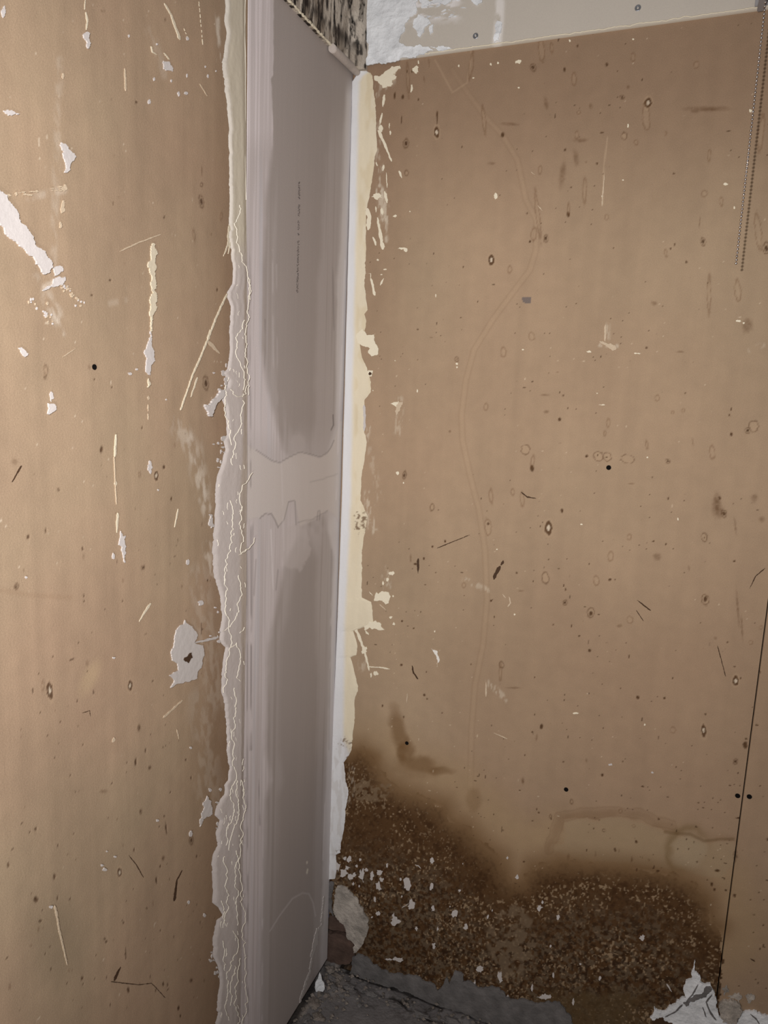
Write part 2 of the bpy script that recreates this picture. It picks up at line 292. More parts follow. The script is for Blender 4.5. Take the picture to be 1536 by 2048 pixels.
def paint_right(X, Y, U, V):
    dn = dense(X, Y)
    rgb = np.broadcast_to(KR*0.95, X.shape+(3,)).copy(); h = np.zeros(X.shape)
    n = fbm(U*14, V*5, 1, 4); st = fbm(U*70, V*4, 2, 3); bl = fbm(U*5, V*5, 3, 4)
    fac = 1+0.16*(n-0.5)+0.10*(st-0.5)+0.16*(bl-0.5)
    rgb *= fac[..., None]
    hue = fbm(U*4+3, V*3, 9, 3)-0.5
    rgb *= np.stack([1+0.06*hue, 1-0.02*hue, 1-0.02*hue+0*hue], -1)
    # mauve wiped area near the top, darker
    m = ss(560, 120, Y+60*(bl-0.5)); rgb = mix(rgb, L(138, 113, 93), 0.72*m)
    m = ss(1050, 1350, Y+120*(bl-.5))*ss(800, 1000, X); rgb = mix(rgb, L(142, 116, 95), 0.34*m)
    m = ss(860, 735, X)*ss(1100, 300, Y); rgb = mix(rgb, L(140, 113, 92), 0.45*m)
    # old glue trail
    g = pdist(X, Y, GLUE); fd = ss(100, 300, Y)*0.6+0.4
    rgb = mix(rgb, L(128, 102, 78), 0.20*fd*np.exp(-((g-5.5)/1.5)**2)); rgb = mix(rgb, L(182, 156, 128), 0.14*fd*ss(5, 2, g)); h += 0.0001*ss(6, 2, g)
    g = pdist(X, Y, [(1215, 275), (1208, 330), (1205, 410)]); rgb = mix(rgb, L(196, 172, 146), 0.35*ss(2.2, 0.8, g))
    g = pdist(X, Y, [(870, 120), (905, 185), (935, 165), (943, 100)]); rgb = mix(rgb, L(190, 165, 138), 0.25*ss(2.5, 0.8, g))
    # yellowish pale halo above the stain
    base = pdist(X, Y, STAIN[1:-2]); ins = pip(X+26*(fbm(U*60, V*60, 12, 4)-0.5), Y+30*(fbm(U*55+7, V*55, 13, 4)-0.5), STAIN)
    sd = np.where(ins, -base, base)
    low = ss(1380, 1520, Y)
    rgb = mix(rgb, L(150, 124, 92), 0.5*low*ss(140, 30, sd))
    rgb = mix(rgb, L(168, 144, 114), 0.5*low*np.exp(-((sd-60)/34)**2)*(0.3+1.2*fbm(U*18, V*18, 21, 3)))
    # brown tongues
    for (cx, cy, rx, ry, a, k) in [(797, 1460, 20, 55, -0.18, .65), (838, 1528, 40, 20, -0.6, .5), (880, 1542, 34, 10, 0, .5), (812, 1502, 22, 24, 0, .6), (835, 1535, 60, 30, -.3, .3), (948, 1600, 18, 30, 0, .35), (735, 1520, 34, 30, 0, .5)]:
        dx = X-cx; dy = Y-cy; r = np.hypot((dx-a*-dy)/rx, dy/ry)+0.5*(fbm(X/18, Y/18, 31, 3)-0.5)
        rgb = mix(rgb, L(112, 82, 50), k*ss(1.15, 0.45, r))
    # dried tide mark on the right
    Xg = X+22*(fbm(X/30, Y/30, 81, 4)-.5); Yg = Y+16*(fbm(X/30, Y/30, 82, 4)-.5); gi = pip(Xg, Yg, GHOST); gd = pdist(Xg, Yg, GHOST, True)
    rgb = mix(rgb, L(160, 140, 114), 0.55*gi*ss(0, 8, gd))
    rgb = mix(rgb, L(128, 100, 74), 0.40*(~gi)*ss(20, 0, gd)*ss(1715, 1660, Y)*ss(.2, .6, fbm(X/40, Y/40, 83, 2)))
    g = pdist(Xg, Yg, [(1098, 1700), (1108, 1668), (1118, 1634), (1180, 1622), (1280, 1626), (1340, 1650)]); rgb = mix(rgb, L(126, 98, 74),   .30*ss(15, 1, g)); rgb = mix(rgb, L(112, 84, 62), .2*ss(3, 0, abs(g-10)))
    d2 = np.hypot((Xg-1375)/42, (Yg-1700)/46); rgb = mix(rgb, L(120, 98, 66), 0.55*np.exp(-((d2-1)/0.16)**2)*ss(1440, 1350, X+.6*(Y-1700))); rgb = mix(rgb, L(168, 152, 128), .4*ss(1, .6, d2)); 
    g = pdist(X, Y, [(1330, 1664), (1350, 1667), (1380, 1668), (1408, 1682), (1436, 1679), (1466, 1678)]); rgb = mix(rgb, L(104, 80, 50), 0.45*ss(5, 1, g))
    # stain
    soft = ss(10, -46, sd)
    warm = L(84, 59, 36)
    rgb = mix(rgb, L(118, 90, 60), 0.80*ss(44, -10, sd)*low)
    depth = ss(1.0, 0.0, (Y-1500)/600)
    rgb = mix(rgb, warm, 0.95*soft)
    mott = fbm(U*250, V*190, 41, 4); mo2 = fbm(U*70, V*60, 45, 4)
    rgb = mix(rgb, DARKM*0.75, 0.62*soft*ss(0.44, 0.66, mott*0.6+mo2*0.4))
    greyer = ss(-40, -150, sd+60*(mo2-0.5))*ss(1640, 1800, Y)
    rgb = mix(rgb, L(103, 88, 71), 0.78*greyer*ss(0.44, 0.60, fbm(U*170+3, V*150, 51, 5)))
    lo = ss(1965, 2000, Y+50*(mo2-.5))*ss(1040, 1120, X)*ss(1330, 1240, X)
    rgb = mix(rgb, L(96, 78, 54), 0.75*lo*soft)
    dk = fbm(U*210+9, V*170, 55, 4); rgb = mix(rgb, L(52, 34, 20), 0.8*greyer*ss(0.56, 0.64, dk)*(1-.7*lo))
    # flecks where the paper is bare: band inside the stain
    sp = vnoise(U*330, V*230, 61)*0.65+vnoise(U*620, V*420, 62)*0.35
    dens = ss(-8, -45, sd)*(0.35+0.9*ss(0.35, 0.65, fbm(U*16, V*16, 63, 3)))
    rgb = mix(rgb, L(152, 130, 104), 0.72*dens*ss(0.74, 0.80, sp+0.06*dens))
    h += 0.0003*ss(0.74, 0.8, sp)*dens
    rl = np.hypot((X-742)/42, (Y-1582)/22)+0.6*(fbm(X/9, Y/9, 66, 3)-0.5); rgb = mix(rgb, L(124, 104, 82), 0.75*ss(1.1, 0.8, rl)*ss(0.42, 0.52, fbm(X/7, Y/7, 67, 3)))
    rl = np.hypot((X-1025)/50, (Y-1890)/80)+0.6*(fbm(X/14, Y/14, 68, 3)-0.5); rgb = mix(rgb, L(122, 104, 84), 0.7*ss(1.1, 0.8, rl)*ss(0.40, 0.55, fbm(X/9, Y/9, 69, 3)))
    # specks everywhere
    sv = vnoise(U*260, V*200, 71); big = fbm(U*9, V*9, 72, 3)
    near = ss(1300, 1650, Y)*0.02
    rgb = mix(rgb, L(70, 48, 30), dn*0.85*ss(0.966-near, 0.982-near, sv)*ss(0.42, 0.55, big)*(1-soft))
    sv = vnoise(U*300+5, V*260, 74); rgb = mix(rgb, L(214, 196, 172), dn*0.6*ss(0.972, 0.988, sv)*ss(0.45, 0.6, fbm(U*7, V*7, 75, 3))*(1-soft))
    rgb, h = paint_spots(rgb, h, X, Y, U, V, SPR, L(84, 58, 36), L(178, 153, 126))
    # whitish scrub beside the corner joint
    for (x0, y0, x1, y1, rr, k) in [(762, 360, 768, 480, 12, .6), (752, 250, 760, 340, 10, .4), (735, 990, 745, 1060, 14, .5), (800, 800, 796, 865, 12, .35), (770, 1140, 776, 1180, 12, .4), (758, 380, 775, 440, 14, .6), (738, 850, 730, 880, 9, .5), (740, 900, 760, 1000, 10, .25), (790, 150, 750, 190, 18, .35), (930, 1160, 975, 1180, 9, .35), (975, 1365, 1015, 1400, 9, .4), (1215, 650, 1215, 690, 8, .35), (1200, 690, 1235, 692, 6, .5), (1500, 700, 1525, 690, 8, .3), (726, 1320, 722, 1335, 12, .4), (705, 1540, 700, 1600, 10, .3)]:
        g = pdist(X, Y, [(x0, y0), (x1, y1)])
        rgb = mix(rgb, L(208, 196, 178), k*ss(rr, rr*0.3, g)*ss(0.50, 0.68, fbm(U*330, V*90, int(x0), 3)))
    g = pip(X+4*(vnoise(X/5, Y/5, 4)-.5), Y+3*(vnoise(X/5, Y/5, 5)-.5), [(1043, 595), (1061, 594), (1063, 606), (1046, 606)]); rgb = mix(rgb, L(96, 92, 96), 0.75*g)
    # darker grimy foot near the corner
    hm = pip(X, Y, HOLE); rgb = mix(rgb, L(52, 42, 36), 1.0*hm); h = np.where(hm, -0.0118, h)
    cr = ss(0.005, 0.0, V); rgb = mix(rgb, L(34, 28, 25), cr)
    return rgb, h+0.0002*(fbm(U*90, V*90, 90, 3)-0.5)

def paint_left(X, Y, U, V):
    dn = dense(X, Y)
    rgb = np.broadcast_to(KR*np.array([0.97, 0.965, 0.985]), X.shape+(3,)).copy(); h = np.zeros(X.shape)
    n = fbm(U*16, V*6, 101, 4); st = fbm(U*90, V*5, 102, 3); bl = fbm(U*7, V*6, 103, 4)
    rgb *= (1+0.20*(n-0.5)+0.16*(st-0.5)+0.16*(bl-0.5))[..., None]
    hue = fbm(U*6+3, V*5, 109, 3)-0.5
    rgb *= np.stack([1+0.10*hue, 1-0.04*hue, 1+0.0*hue], -1)
    rgb = mix(rgb, L(120, 92, 70), 0.35*ss(400, 460, X)*ss(-100, 300, Y))
    rgb = mix(rgb, L(126, 100, 78), 0.5*ss(330, 440, X+30*(bl-.5))*ss(1200, 1500, Y))
    # scrubbed whitish patch
    for (x0, y0, x1, y1, rr, k) in [(355, 850, 385, 900, 26, .45), (385, 880, 405, 990, 24, .6), (405, 960, 415, 1030, 18, .7), (415, 1090, 418, 1150, 14, .6), (395, 1150, 430, 1400, 34, .22), (400, 1400, 420, 1600, 40, .2), (120, 120, 105, 560, 12, .25), (60, 395, 130, 380, 12, .35), (435, 20, 438, 120, 7, .8), (300, 60, 330, 150, 14, .2), (75, 560, 120, 640, 20, .4), (100, 620, 125, 670, 10, .7), (250, 600, 205, 610, 10, .2), (85, 575, 120, 560, 10, .6)]:
        g = pdist(X, Y, [(x0, y0), (x1, y1)])
        rgb = mix(rgb, L(206, 194, 180), k*ss(rr, rr*0.2, g)*ss(0.40, 0.66, fbm(U*150+V*30, V*70, int(x0), 4)))
    dx = X-180; dy = Y-1355; r = np.hypot((dx+0.45*dy)/20, (dy-0.3*dx)/48); rgb = mix(rgb, L(190, 166, 134), 0.45*ss(1.2, 0.3, r))
    m = np.hypot((X-110)/60, (Y-1880)/90); rgb = mix(rgb, L(132, 118, 98), 0.4*ss(1.4, 0.4, m))
    g = pdist(X, Y, [(0, 1180), (60, 1190), (140, 1195)]); rgb = mix(rgb, L(130, 100, 75), 0.15*ss(8, 2, g))
    sv = vnoise(U*260, V*150, 171); big = fbm(U*9, V*9, 172, 3)
    rgb = mix(rgb, L(74, 52, 36), dn*0.8*ss(0.962, 0.982, sv)*ss(0.40, 0.52, big)*ss(500, 1500, Y))
    sv = vnoise(U*320+5, V*200, 174); rgb = mix(rgb, L(220, 206, 186), dn*0.55*ss(0.968, 0.988, sv)*ss(0.42, 0.58, fbm(U*7, V*7, 175, 3)))
    rgb, h = paint_spots(rgb, h, X, Y, U, V, SPL, L(86, 62, 44), L(184, 158, 132))
    return rgb, h+0.0002*(fbm(U*90, V*90, 190, 3)-0.5)

GB = L(175, 166, 163); GF = L(240, 234, 237)
def itp(Y, ys, xs): return np.interp(Y, ys, xs)
def paint_panel(X, Y, U, V):
    rgb = np.broadcast_to(GB, X.shape+(3,)).copy(); h = np.zeros(X.shape)
    n = fbm(U*10, V*4, 201, 3); stc = fbm(U*260, V*5, 202, 4); st2 = fbm(U*110, V*3, 203, 3)
    rgb *= (1+0.10*(n-0.5)+0.05*(stc-0.5))[..., None]
    wx = 5*(fbm(U*20, V*40, 205, 3)-0.5)
    xl = itp(Y, [0, 150, 158, 250, 290, 330, 400, 500, 560, 700, 780, 860, 900, 940, 1060, 1140, 1200, 1290, 1400, 1500, 1560, 1600, 1700, 1850, 2048],
             [547, 547, 542, 546, 546, 540, 531, 528, 522, 524, 534, 556, 566, 600, 600, 566, 556, 536, 532, 532, 542, 531, 530, 522, 522])
    so = itp(Y, [0, 280, 330, 2048], [3, 4, 16, 16])
    m1 = ss(0, 1, (xl-(X+wx)+so*0.5)/so)
    m1 = m1*(0.62+0.38*ss(0.38, 0.62, stc))
    rgb = mix(rgb, GF*np.array([0.99, 0.965, 0.975]), np.clip(m1*(ss(320, 250, Y)*0.9+0.62*ss(250, 320, Y)), 0, .92))
    # second faint feather
    m2 = ss(0, 1, (xl+34-(X+wx))/20.)*ss(280, 480, Y); rgb = mix(rgb, GF, 0.16*m2*ss(0.35, 0.6, st2))
    # bluish worn stripe
    xb = itp(Y, [0, 500, 900, 1200, 1500, 2048], [538, 520, 535, 515, 515, 510]); rgb = mix(rgb, L(198, 199, 208), 0.40*np.exp(-((X-xb)/9)**2)*ss(0.4, 0.6, st2)*ss(200, 420, Y))
    # corner side feather
    xr = itp(Y, [0, 150, 300, 500, 560, 700, 850, 900, 1060, 1120, 1250, 1400, 1500, 1700, 1900, 2048], [690, 692, 686, 678, 672, 671, 670, 655, 655, 667, 660, 657, 652, 645, 640, 640])
    m3 = ss(-4, 6, X+wx*0.6-xr); rgb = mix(rgb, L(226, 221, 222), 0.66*m3*ss(150, 200, Y))
    xr2 = xr-itp(Y, [0, 400, 900, 1500, 2048], [20, 34, 40, 18, 12])
    rgb = mix(rgb, GF, 0.17*ss(-8, 6, X-xr2+wx)*ss(170, 330, Y)*ss(0.3, 0.6, st2+0.1))
    # horizontal repair patch
    ty = itp(X, [490, 520, 545, 560, 575, 600, 620, 640, 655, 665, 672, 680], [885, 905, 922, 925, 916, 904, 908, 914, 905, 890, 868, 840])+5*(fbm(X/12, Y*0+1, 211, 3)-.5)
    by = itp(X, [490, 520, 530, 543, 550, 556, 568, 578, 590, 600, 620, 634, 640, 655, 668, 690], [1040, 1036, 1028, 1028, 1040, 1054, 1040, 1003, 1002, 1052, 1042, 1034, 1030, 1022, 1030, 1060])+4*(fbm(X/9, Y*0+4, 212, 3)-.5)
    pm = ss(-5, 4, Y-ty)*ss(5, -3, Y-by)
    rgb = mix(rgb, L(214, 206, 203), 0.92*pm); 
    lp = ss(-75, 0, Y-by)*0+ss(by+85+20*fbm(X/25, Y/25, 213, 3), by, Y)*(Y > by-2); rgb = mix(rgb, L(206, 198, 198), 0.60*lp*ss(0.18, 0.5, fbm(X/22, Y/40, 214, 3)))
    up = ss(ty-60-20*fbm(X/18, Y/18, 215, 3), ty, Y)*(Y < ty+2); rgb = mix(rgb, L(200, 193, 193), 0.5*up)
    lobe = np.hypot((X-590)/30, (Y-1095)/46)+.4*(fbm(X/10, Y/10, 216, 3)-.5); rgb = mix(rgb, L(208, 200, 199), 0.55*ss(1.08, 0.9, lobe))
    lobe = np.hypot((X-597)/18, (Y-888)/26)+.4*(fbm(X/10, Y/10, 217, 3)-.5); rgb = mix(rgb, L(202, 194, 193), 0.5*ss(1.1, 0.6, lobe))
    for ln, k in (([(x, float(np.interp(x, [490, 520, 545, 560, 575, 600, 620, 640, 655, 665, 672], [885, 905, 922, 925, 916, 904, 908, 914, 905, 890, 868]))) for x in range(512, 670, 6)], .35),
                  ([(520, 1036), (530, 1028), (543, 1028), (550, 1040), (556, 1054)], .45), ([(578, 1003), (590, 1002), (592, 1050)], .35), ([(556, 1054), (568, 1040), (577, 1004)], .3),
                  ([(666, 830), (667, 850), (662, 860)], .6), ([(596, 1045), (625, 1038), (655, 1022)], .25), ([(634, 1040), (636, 1022), (640, 1022), (639, 1040)], .3), ([(620, 965), (645, 958), (675, 948)], .2)):
        g = pdist(X, Y, ln); rgb = mix(rgb, L(108, 100, 98), k*ss(2.0, 0.6, g))
    # darker brush lines down the joint side
    for x0, y0, x1, y1, k in [(500, 480, 503, 1500, .4), (493, 700, 496, 2048, .35), (506, 1000, 500, 1500, .3), (530, 640, 528, 780, .3), (512, 1120, 508, 1190, .3), (517, 1560, 520, 1650, .35), (545, 500, 548, 900, -.2), (528, 1500, 524, 1850, -.25), (562, 900, 568, 1100, -.2), (542, 1060, 546, 1180, -.5), (556, 1140, 552, 1180, .3), (665, 520, 668, 660, .3), (663, 1100, 658, 1500, .2), (525, 1840, 524, 2040, -.3), (480, 1700, 478, 2048, -.2), (553, 530, 556, 880, -.15), (690, 520, 672, 1000, -.3), (650, 1600, 646, 1720, -.4)]:
        g = pdist(X, Y, [(x0, y0), (x1, y1)]); rgb = mix(rgb, L(120, 112, 112) if k > 0 else GF, abs(k)*ss(2.6, 0.6, g)*ss(0.3, 0.55, fbm(U*40, V*30, 220, 2)))
    # faint chalk arc
    g = pdist(X, Y, [(540, 1862), (560, 1830), (585, 1797), (605, 1786), (618, 1788), (626, 1805), (631, 1832)]); rgb = mix(rgb, GF, 0.28*ss(2.2, 0.8, g))
    for (x, y) in [(614, 1725), (614, 1745), (615, 1740)]: rgb = mix(rgb, L(235, 228, 215), 0.9*ss(2.5, 1, np.hypot(X-x, (Y-y)/1.6)))
    return rgb, h

def paint_mould(X, Y, U, V):
    base = L(196, 186, 174); rgb = np.broadcast_to(base, X.shape+(3,)).copy()
    s1 = fbm(U*170, V*34, 301, 5); s2 = fbm(U*60+4, V*26, 302, 4); s3 = fbm(U*300, V*160, 303, 3)
    # distance from corner along the wall in photo pixels
    edge = 40+0*X
    rgb = mix(rgb, L(206, 196, 184), 0.6*ss(.5, .7, fbm(U*50, V*14, 305, 4)))
    k = ss(735, 650, X); 
    rgb = mix(rgb, L(112, 94, 76), 0.60*ss(0.42, 0.60, s2)*(0.35+0.65*k))
    rgb = mix(rgb, L(40, 30, 25), 0.88*ss(0.55-0.09*k, 0.66-0.08*k, s1)*(0.5+0.5*k))
    rgb = mix(rgb, L(24, 19, 18), 0.9*ss(0.60-0.03*k, 0.66, s3*0.5+s1*0.5))
    edge_line = 140+(X-722)*0.93
    rgb = mix(rgb, L(38, 30, 27), 0.75*np.exp(-((Y-edge_line+34)/16)**2)*ss(0.36, 0.52, s2))
    rgb = mix(rgb, L(182, 172, 160), 0.9*ss(704, 712, X+8*(s2-.5))*ss(.62, .5, s1))
    g = pdist(X, Y, [(697, 0), (700, 60), (708, 110)]); rgb = mix(rgb, L(20, 17, 16), 0.85*ss(4, 1, g)*ss(.4, .55, s3))
    return rgb, 0.0022*(s1-0.5)+0.002*(s2-0.5)+0.018*ss(YF0, 0.0, U)
def paint_mould_rest(X, Y, U, V): return paint_mould(X, Y, U, V)

def paint_top(X, Y, U, V):
    rgb = np.broadcast_to(L(190, 183, 174), X.shape+(3,)).copy()
    rgb *= (1+0.06*(fbm(U*14, V*14, 401, 3)-0.5))[..., None]
    br = fbm(U*40+V*20, V*190, 402, 4)
    m = ss(790, 830, X)*ss(935, 900, X)*ss(55, 25, Y+20*(fbm(U*30, V*30, 404, 2)-.5)); rgb = mix(rgb, L(226, 223, 224), 0.9*m*ss(0.50, 0.58, br))
    g = pdist(X, Y, [(1000, 5), (998, 45), (994, 88)]); rgb = mix(rgb, L(226, 222, 220), .75*ss(13, 5, g)*ss(.42, .56, fbm(U*90, V*50, 405, 3)))
    g = pdist(X, Y, [(700, 140), (1026, 88), (1536, 18)]); rgb = mix(rgb, L(176, 160, 138), .5*ss(7, 2, g))
    sv = vnoise(U*200, V*200, 408); rgb = mix(rgb, L(120, 100, 84), .5*ss(.97, .985, sv))
    return rgb, np.zeros(X.shape)

print('walls')
wall_right = obj('wall_right', None, kind='structure')
wall_left = obj('wall_left', None, kind='structure')
GAP = 0.0012
uR = axis(0.0, SEAM-GAP, 0.0016, 0.0, SEAM-GAP); vR = axis(0.0, ZT+0.004, 0.0016, 0.0, ZT+0.004)
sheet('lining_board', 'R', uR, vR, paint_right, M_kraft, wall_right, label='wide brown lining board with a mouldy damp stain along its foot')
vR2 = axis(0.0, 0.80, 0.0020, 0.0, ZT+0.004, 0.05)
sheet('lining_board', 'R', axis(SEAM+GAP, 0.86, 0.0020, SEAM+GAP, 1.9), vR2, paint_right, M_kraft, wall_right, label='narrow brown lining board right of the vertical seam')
sheet('upper_board', 'R', axis(0.024, 0.95, 0.0025, 0.024, 1.9), axis(ZT-0.002, ZT+0.17, 0.0025, ZT-0.002, 2.35), paint_top, M_top, wall_right, off=0.004, depth=0.016,
      label='pale gray plasterboard strip across the top')
yl0 = -0.80
sheet('lining_board', 'L', axis(yl0, JOINT, 0.0015, -2.2, JOINT), axis(0.0, 1.62, 0.0018, 0.0, ZLIP), paint_left, M_kraft, wall_left, label='brown lining board scraped with white filler marks')
sheet('plasterboard_panel', 'L', axis(JOINT+0.0004, 0.0, 0.0016, JOINT+0.0004, 0.0), axis(0.010, ZLIP, 0.0022, 0.010, ZLIP), paint_panel, M_panel, wall_left, label='new gray plasterboard panel smeared with filler')
sheet('upper_plaster', 'L', axis(-0.30, 0.004, 0.0014, -2.2, 0.004, 0.008), axis(ZLIP, ZLIP+0.14, 0.0014, ZLIP, 2.35, 0.008), paint_mould, M_mould, wall_left, off=0.007, depth=0.019, label='old plaster above the panel streaked with black mould')

def box(name, a, b, mat, parent, kind=None, label=None):
    bm = bmesh.new(); bmesh.ops.create_cube(bm, size=1)
    for v in bm.verts: v.co = [a[i]+(v.co[i]+0.5)*(b[i]-a[i]) for i in range(3)]
    me = bpy.data.meshes.new(name); bm.to_mesh(me); bm.free()
    return obj(name, me, mat, parent, kind, label)
box('masonry_core', (-0.15, 0.0126, -0.05), (1.9, 0.13, 2.35), M_core, wall_right)
box('masonry_core', (-0.15, -2.2, -0.05), (-0.0126, 0.0126, 2.35), M_core, wall_left)

# ------------------------------------------------------------------ filler joints as tapered strips
def strip(name, wall, ys, xls, xrs, cols, mat, parent, colf, thick, amp=(2.0, 0.0), step=1.2, seed=1, y0=None, y1=None, label=None, close_left=False):
    """xls/xrs pixel x of both edges at photo rows ys; colf(T,Y,X)->rgb ; thick(T,Y)->m"""
    y0 = ys[0] if y0 is None else y0; y1 = ys[-1] if y1 is None else y1
    Yr = np.arange(y0, y1, step)
    def jag(a, s):
        return a*(2.2*(fbm(Yr/30, Yr*0+s, seed, 5)-0.5)+1.3*(fbm(Yr/5, Yr*0+s+9, seed+5, 3)-0.5)*ss(.4, .6, vnoise(Yr/22, Yr*0+s, seed+8)))
    xl = np.interp(Yr, ys, xls)+jag(amp[0], 1.0); xr = np.interp(Yr, ys, xrs)+jag(amp[1], 2.0)
    T = np.linspace(0, 1, cols); X = xl[:, None]*(1-T)+xr[:, None]*T; Y = np.repeat(Yr[:, None], cols, 1)
    TT = np.repeat(T[None], len(Yr), 0)
    th = thick(TT, Y)
    if wall == 'R':
        a, z = on_right(X, Y); P = np.stack([a, -th, z], -1)
        if close_left: a, z = on_right(X, Y)
    else:
        a, z = on_left(X, Y); P = np.stack([th, a, z], -1)
    C = colf(TT, Y, X)
    me = mesh_np(name, P.reshape(-1, 3), grid_quads(*X.shape, flip=True), C.reshape(-1, 3))
    return obj(name, me, mat, parent, label=label)

yL = [-30, 0, 60, 110, 140, 200, 260, 330, 380, 480, 500, 540, 568, 585, 600, 612, 640, 680, 720, 738, 746, 760, 775, 785, 795, 810, 840, 870, 880, 900, 930, 950, 970, 1000, 1030, 1060, 1100, 1150, 1170, 1200, 1240, 1260, 1280, 1295, 1340, 1380, 1400, 1450, 1500, 1530, 1560, 1570, 1590, 1612, 1630, 1640, 1665, 1690, 1710, 1740, 1790, 1805, 1815, 1830, 1840, 1880, 1910, 1930, 1960, 2000, 2048, 2080]
xL = [447, 448, 451, 446, 445, 453, 458, 458, 459, 456, 461, 466, 464, 453, 456, 462, 461, 458, 457, 454, 444, 455, 453, 440, 443, 449, 452, 453, 444, 451, 442, 434, 431, 430, 428.6, 426, 425, 427, 431, 441, 444, 439, 439, 449, 444, 443, 448, 452, 453, 457.5, 456, 448, 448, 432, 429, 439, 432, 433, 425, 424, 425, 424, 437, 444, 432, 424, 424, 435, 440, 435, 431, 431]
yJ = [-30, 0, 400, 800, 1200, 1500, 2000, 2080]; xJ = [490, 490.5, 492, 494, 491.5, 487, 481, 480]
def col_left(T, Y, X):
    c = np.broadcast_to(L(206, 197, 180), T.shape+(3,)).copy()
    low = ss(460, 560, Y)
    c = mix(c, L(199, 190, 187), low)
    c = mix(c, L(196, 182, 166), 0.6*low*ss(0.72, 0.85, T)*ss(1560, 1200, Y)*ss(520, 600, Y))
    c = mix(c, L(218, 212, 210), 0.5*(1-low)*ss(0.25, 0.05, T))
    n = fbm(T*9, Y/90, 501, 4); c *= (1+0.12*(n-0.5))[..., None]
    c = mix(c, L(150, 138, 130), 0.35*np.exp(-((T-0.93)/0.035)**2)*low)
    return c
def th_left(T, Y):
    return 0.0002+0.0016*ss(0, 0.12, T)*ss(1.0, 0.75, T)+0.0009*(fbm(T*5, Y/60, 503, 3))*ss(0, 0.1, T)
strip('joint_filler', 'L', yL, xL, np.interp(yL, yJ, xJ), 22, M_fill, wall_left, col_left, th_left, amp=(3.6, 0.15), seed=2, y0=float(to_px(np.array([[0, JOINT, ZLIP]]))[1][0])+2, y1=float(to_px(np.array([[0, JOINT, 0.004]]))[1][0]), label='pale filler band over the joint beside the gray panel')

# thin taped edge line along the joint (bead), raised
def ribbon(pts, w0, w1, h, wall, V, Fc, amp=0.0, seed=0, step=4.0, lift=0.0006):
    """tapered raised ridge following a pixel polyline, triangular section -> lists"""
    P = rough(pts, amp, step, seed, closed=False) if amp else pts
    n = len(P); base = len(V)
    for i, (x, y) in enumerate(P):
        t = i/(n-1) if n > 1 else 0; a = P[max(i-1, 0)]; b = P[min(i+1, n-1)]
        dx, dy = b[0]-a[0], b[1]-a[1]; d = math.hypot(dx, dy) or 1; nx, ny = -dy/d, dx/d
        wd = (w0*(1-t)+w1*t)/2
        for s, hh in ((-1, 0.0), (0, h), (1, 0.0)):
            qx, qy = x+nx*wd*s, y+ny*wd*s
            u, z = (on_right if wall == 'R' else on_left)(qx, qy)
            V.append((float(u), -(lift+hh), float(z)) if wall == 'R' else (lift+hh, float(u), float(z)))
    for i in range(n-1):
        a = base+i*3
        for k in (0, 1):
            q = (a+k, a+k+1, a+k+4, a+k+3); Fc.append(q)
def pyobj(name, V, Fc, mat, parent, smooth=False, kind=None, label=None, fix=True):
    me = bpy.data.meshes.new(name); me.from_pydata(V, [], Fc)
    if fix:
        bm = bmesh.new(); bm.from_mesh(me); bmesh.ops.recalc_face_normals(bm, faces=bm.faces); bm.to_mesh(me); bm.free()
    if smooth: me.polygons.foreach_set('use_smooth', [len(p.vertices) <= 4 for p in me.polygons])
    return obj(name, me, mat, parent, kind, label)

V, Fc = [], []
ribbon([(490, -20), (490.5, 150), (491.5, 400)], 1.5, 1.5, 0.0005, 'L', V, Fc, 0.02, 1, 20, 0.0006)
RIDGES = [[(476, 410), (470, 440), (476, 500), (492, 545), (497, 600)], [(486, 640), (471, 672), (474, 720), (485, 752), (483, 780)], [(493, 555), (494, 640), (491, 720), (494, 790)],
          [(458, 778), (471, 793), (489, 788), (492, 770)], [(482, 800), (479, 850), (465, 880), (462, 930)], [(502, 945), (482, 970), (480, 1040), (480, 1108)], [(457, 1000), (461, 1040), (452, 1110), (452, 1180)],
          [(495, 1098), (474, 1110)], [(474, 1150), (476, 1200), (466, 1240), (442, 1262)], [(450, 1180), (456, 1240), (455, 1300), (447, 1350), (444, 1385)], [(458, 1295), (470, 1285), (476, 1300), (470, 1355), (478, 1362)],
          [(466, 1375), (470, 1400), (466, 1440), (463, 1500), (469, 1560), (458, 1580), (466, 1620), (450, 1660), (449, 1690)], [(472, 1560), (474, 1610), (466, 1650), (455, 1700)], [(447, 1712), (450, 1760), (452, 1820), (448, 1850)],
          [(470, 1700), (468, 1740), (474, 1780), (472, 1850)], [(463, 1860), (472, 1875), (473, 1900), (458, 1925), (454, 1960), (455, 2040)], [(443, 1880), (444, 1915), (446, 1940)], [(478, 1915), (474, 1960), (468, 2000), (473, 2048)],
          [(480, 1560), (483, 1640), (478, 1705), (482, 1780), (486, 1900), (481, 2048)], [(440, 1800), (446, 1845)], [(467, 1930), (462, 1990), (458, 2010)], [(448, 770), (454, 850), (460, 890)], [(506, 1075), (500, 1090), (478, 1105)], [(486, 1254), (476, 1266)]]
for i, r in enumerate(RIDGES): ribbon(r, 1.9, 1.2, 0.0006, 'L', V, Fc, 0.22, i+11, 5, 0.0024)
rr = random.Random(8)
for i in range(90):                      # short crumbs of filler left in the band
    y = rr.choice([rr.uniform(500, 1100), rr.uniform(1100, 2040), rr.uniform(1400, 2040)]); x0 = np.interp(y, yL, xL)+3; x = rr.uniform(x0, 487)
    ribbon([(x, y), (x+rr.uniform(-3, 3), y+rr.uniform(3, 14))], 1.5, 0.6, 0.0005, 'L', V, Fc, 0.2, i, 4, 0.0022)
pyobj('filler_ridge', V, Fc, M_ridge, wall_left, kind='stuff', label='bright raised trowel ridges in the filler band')

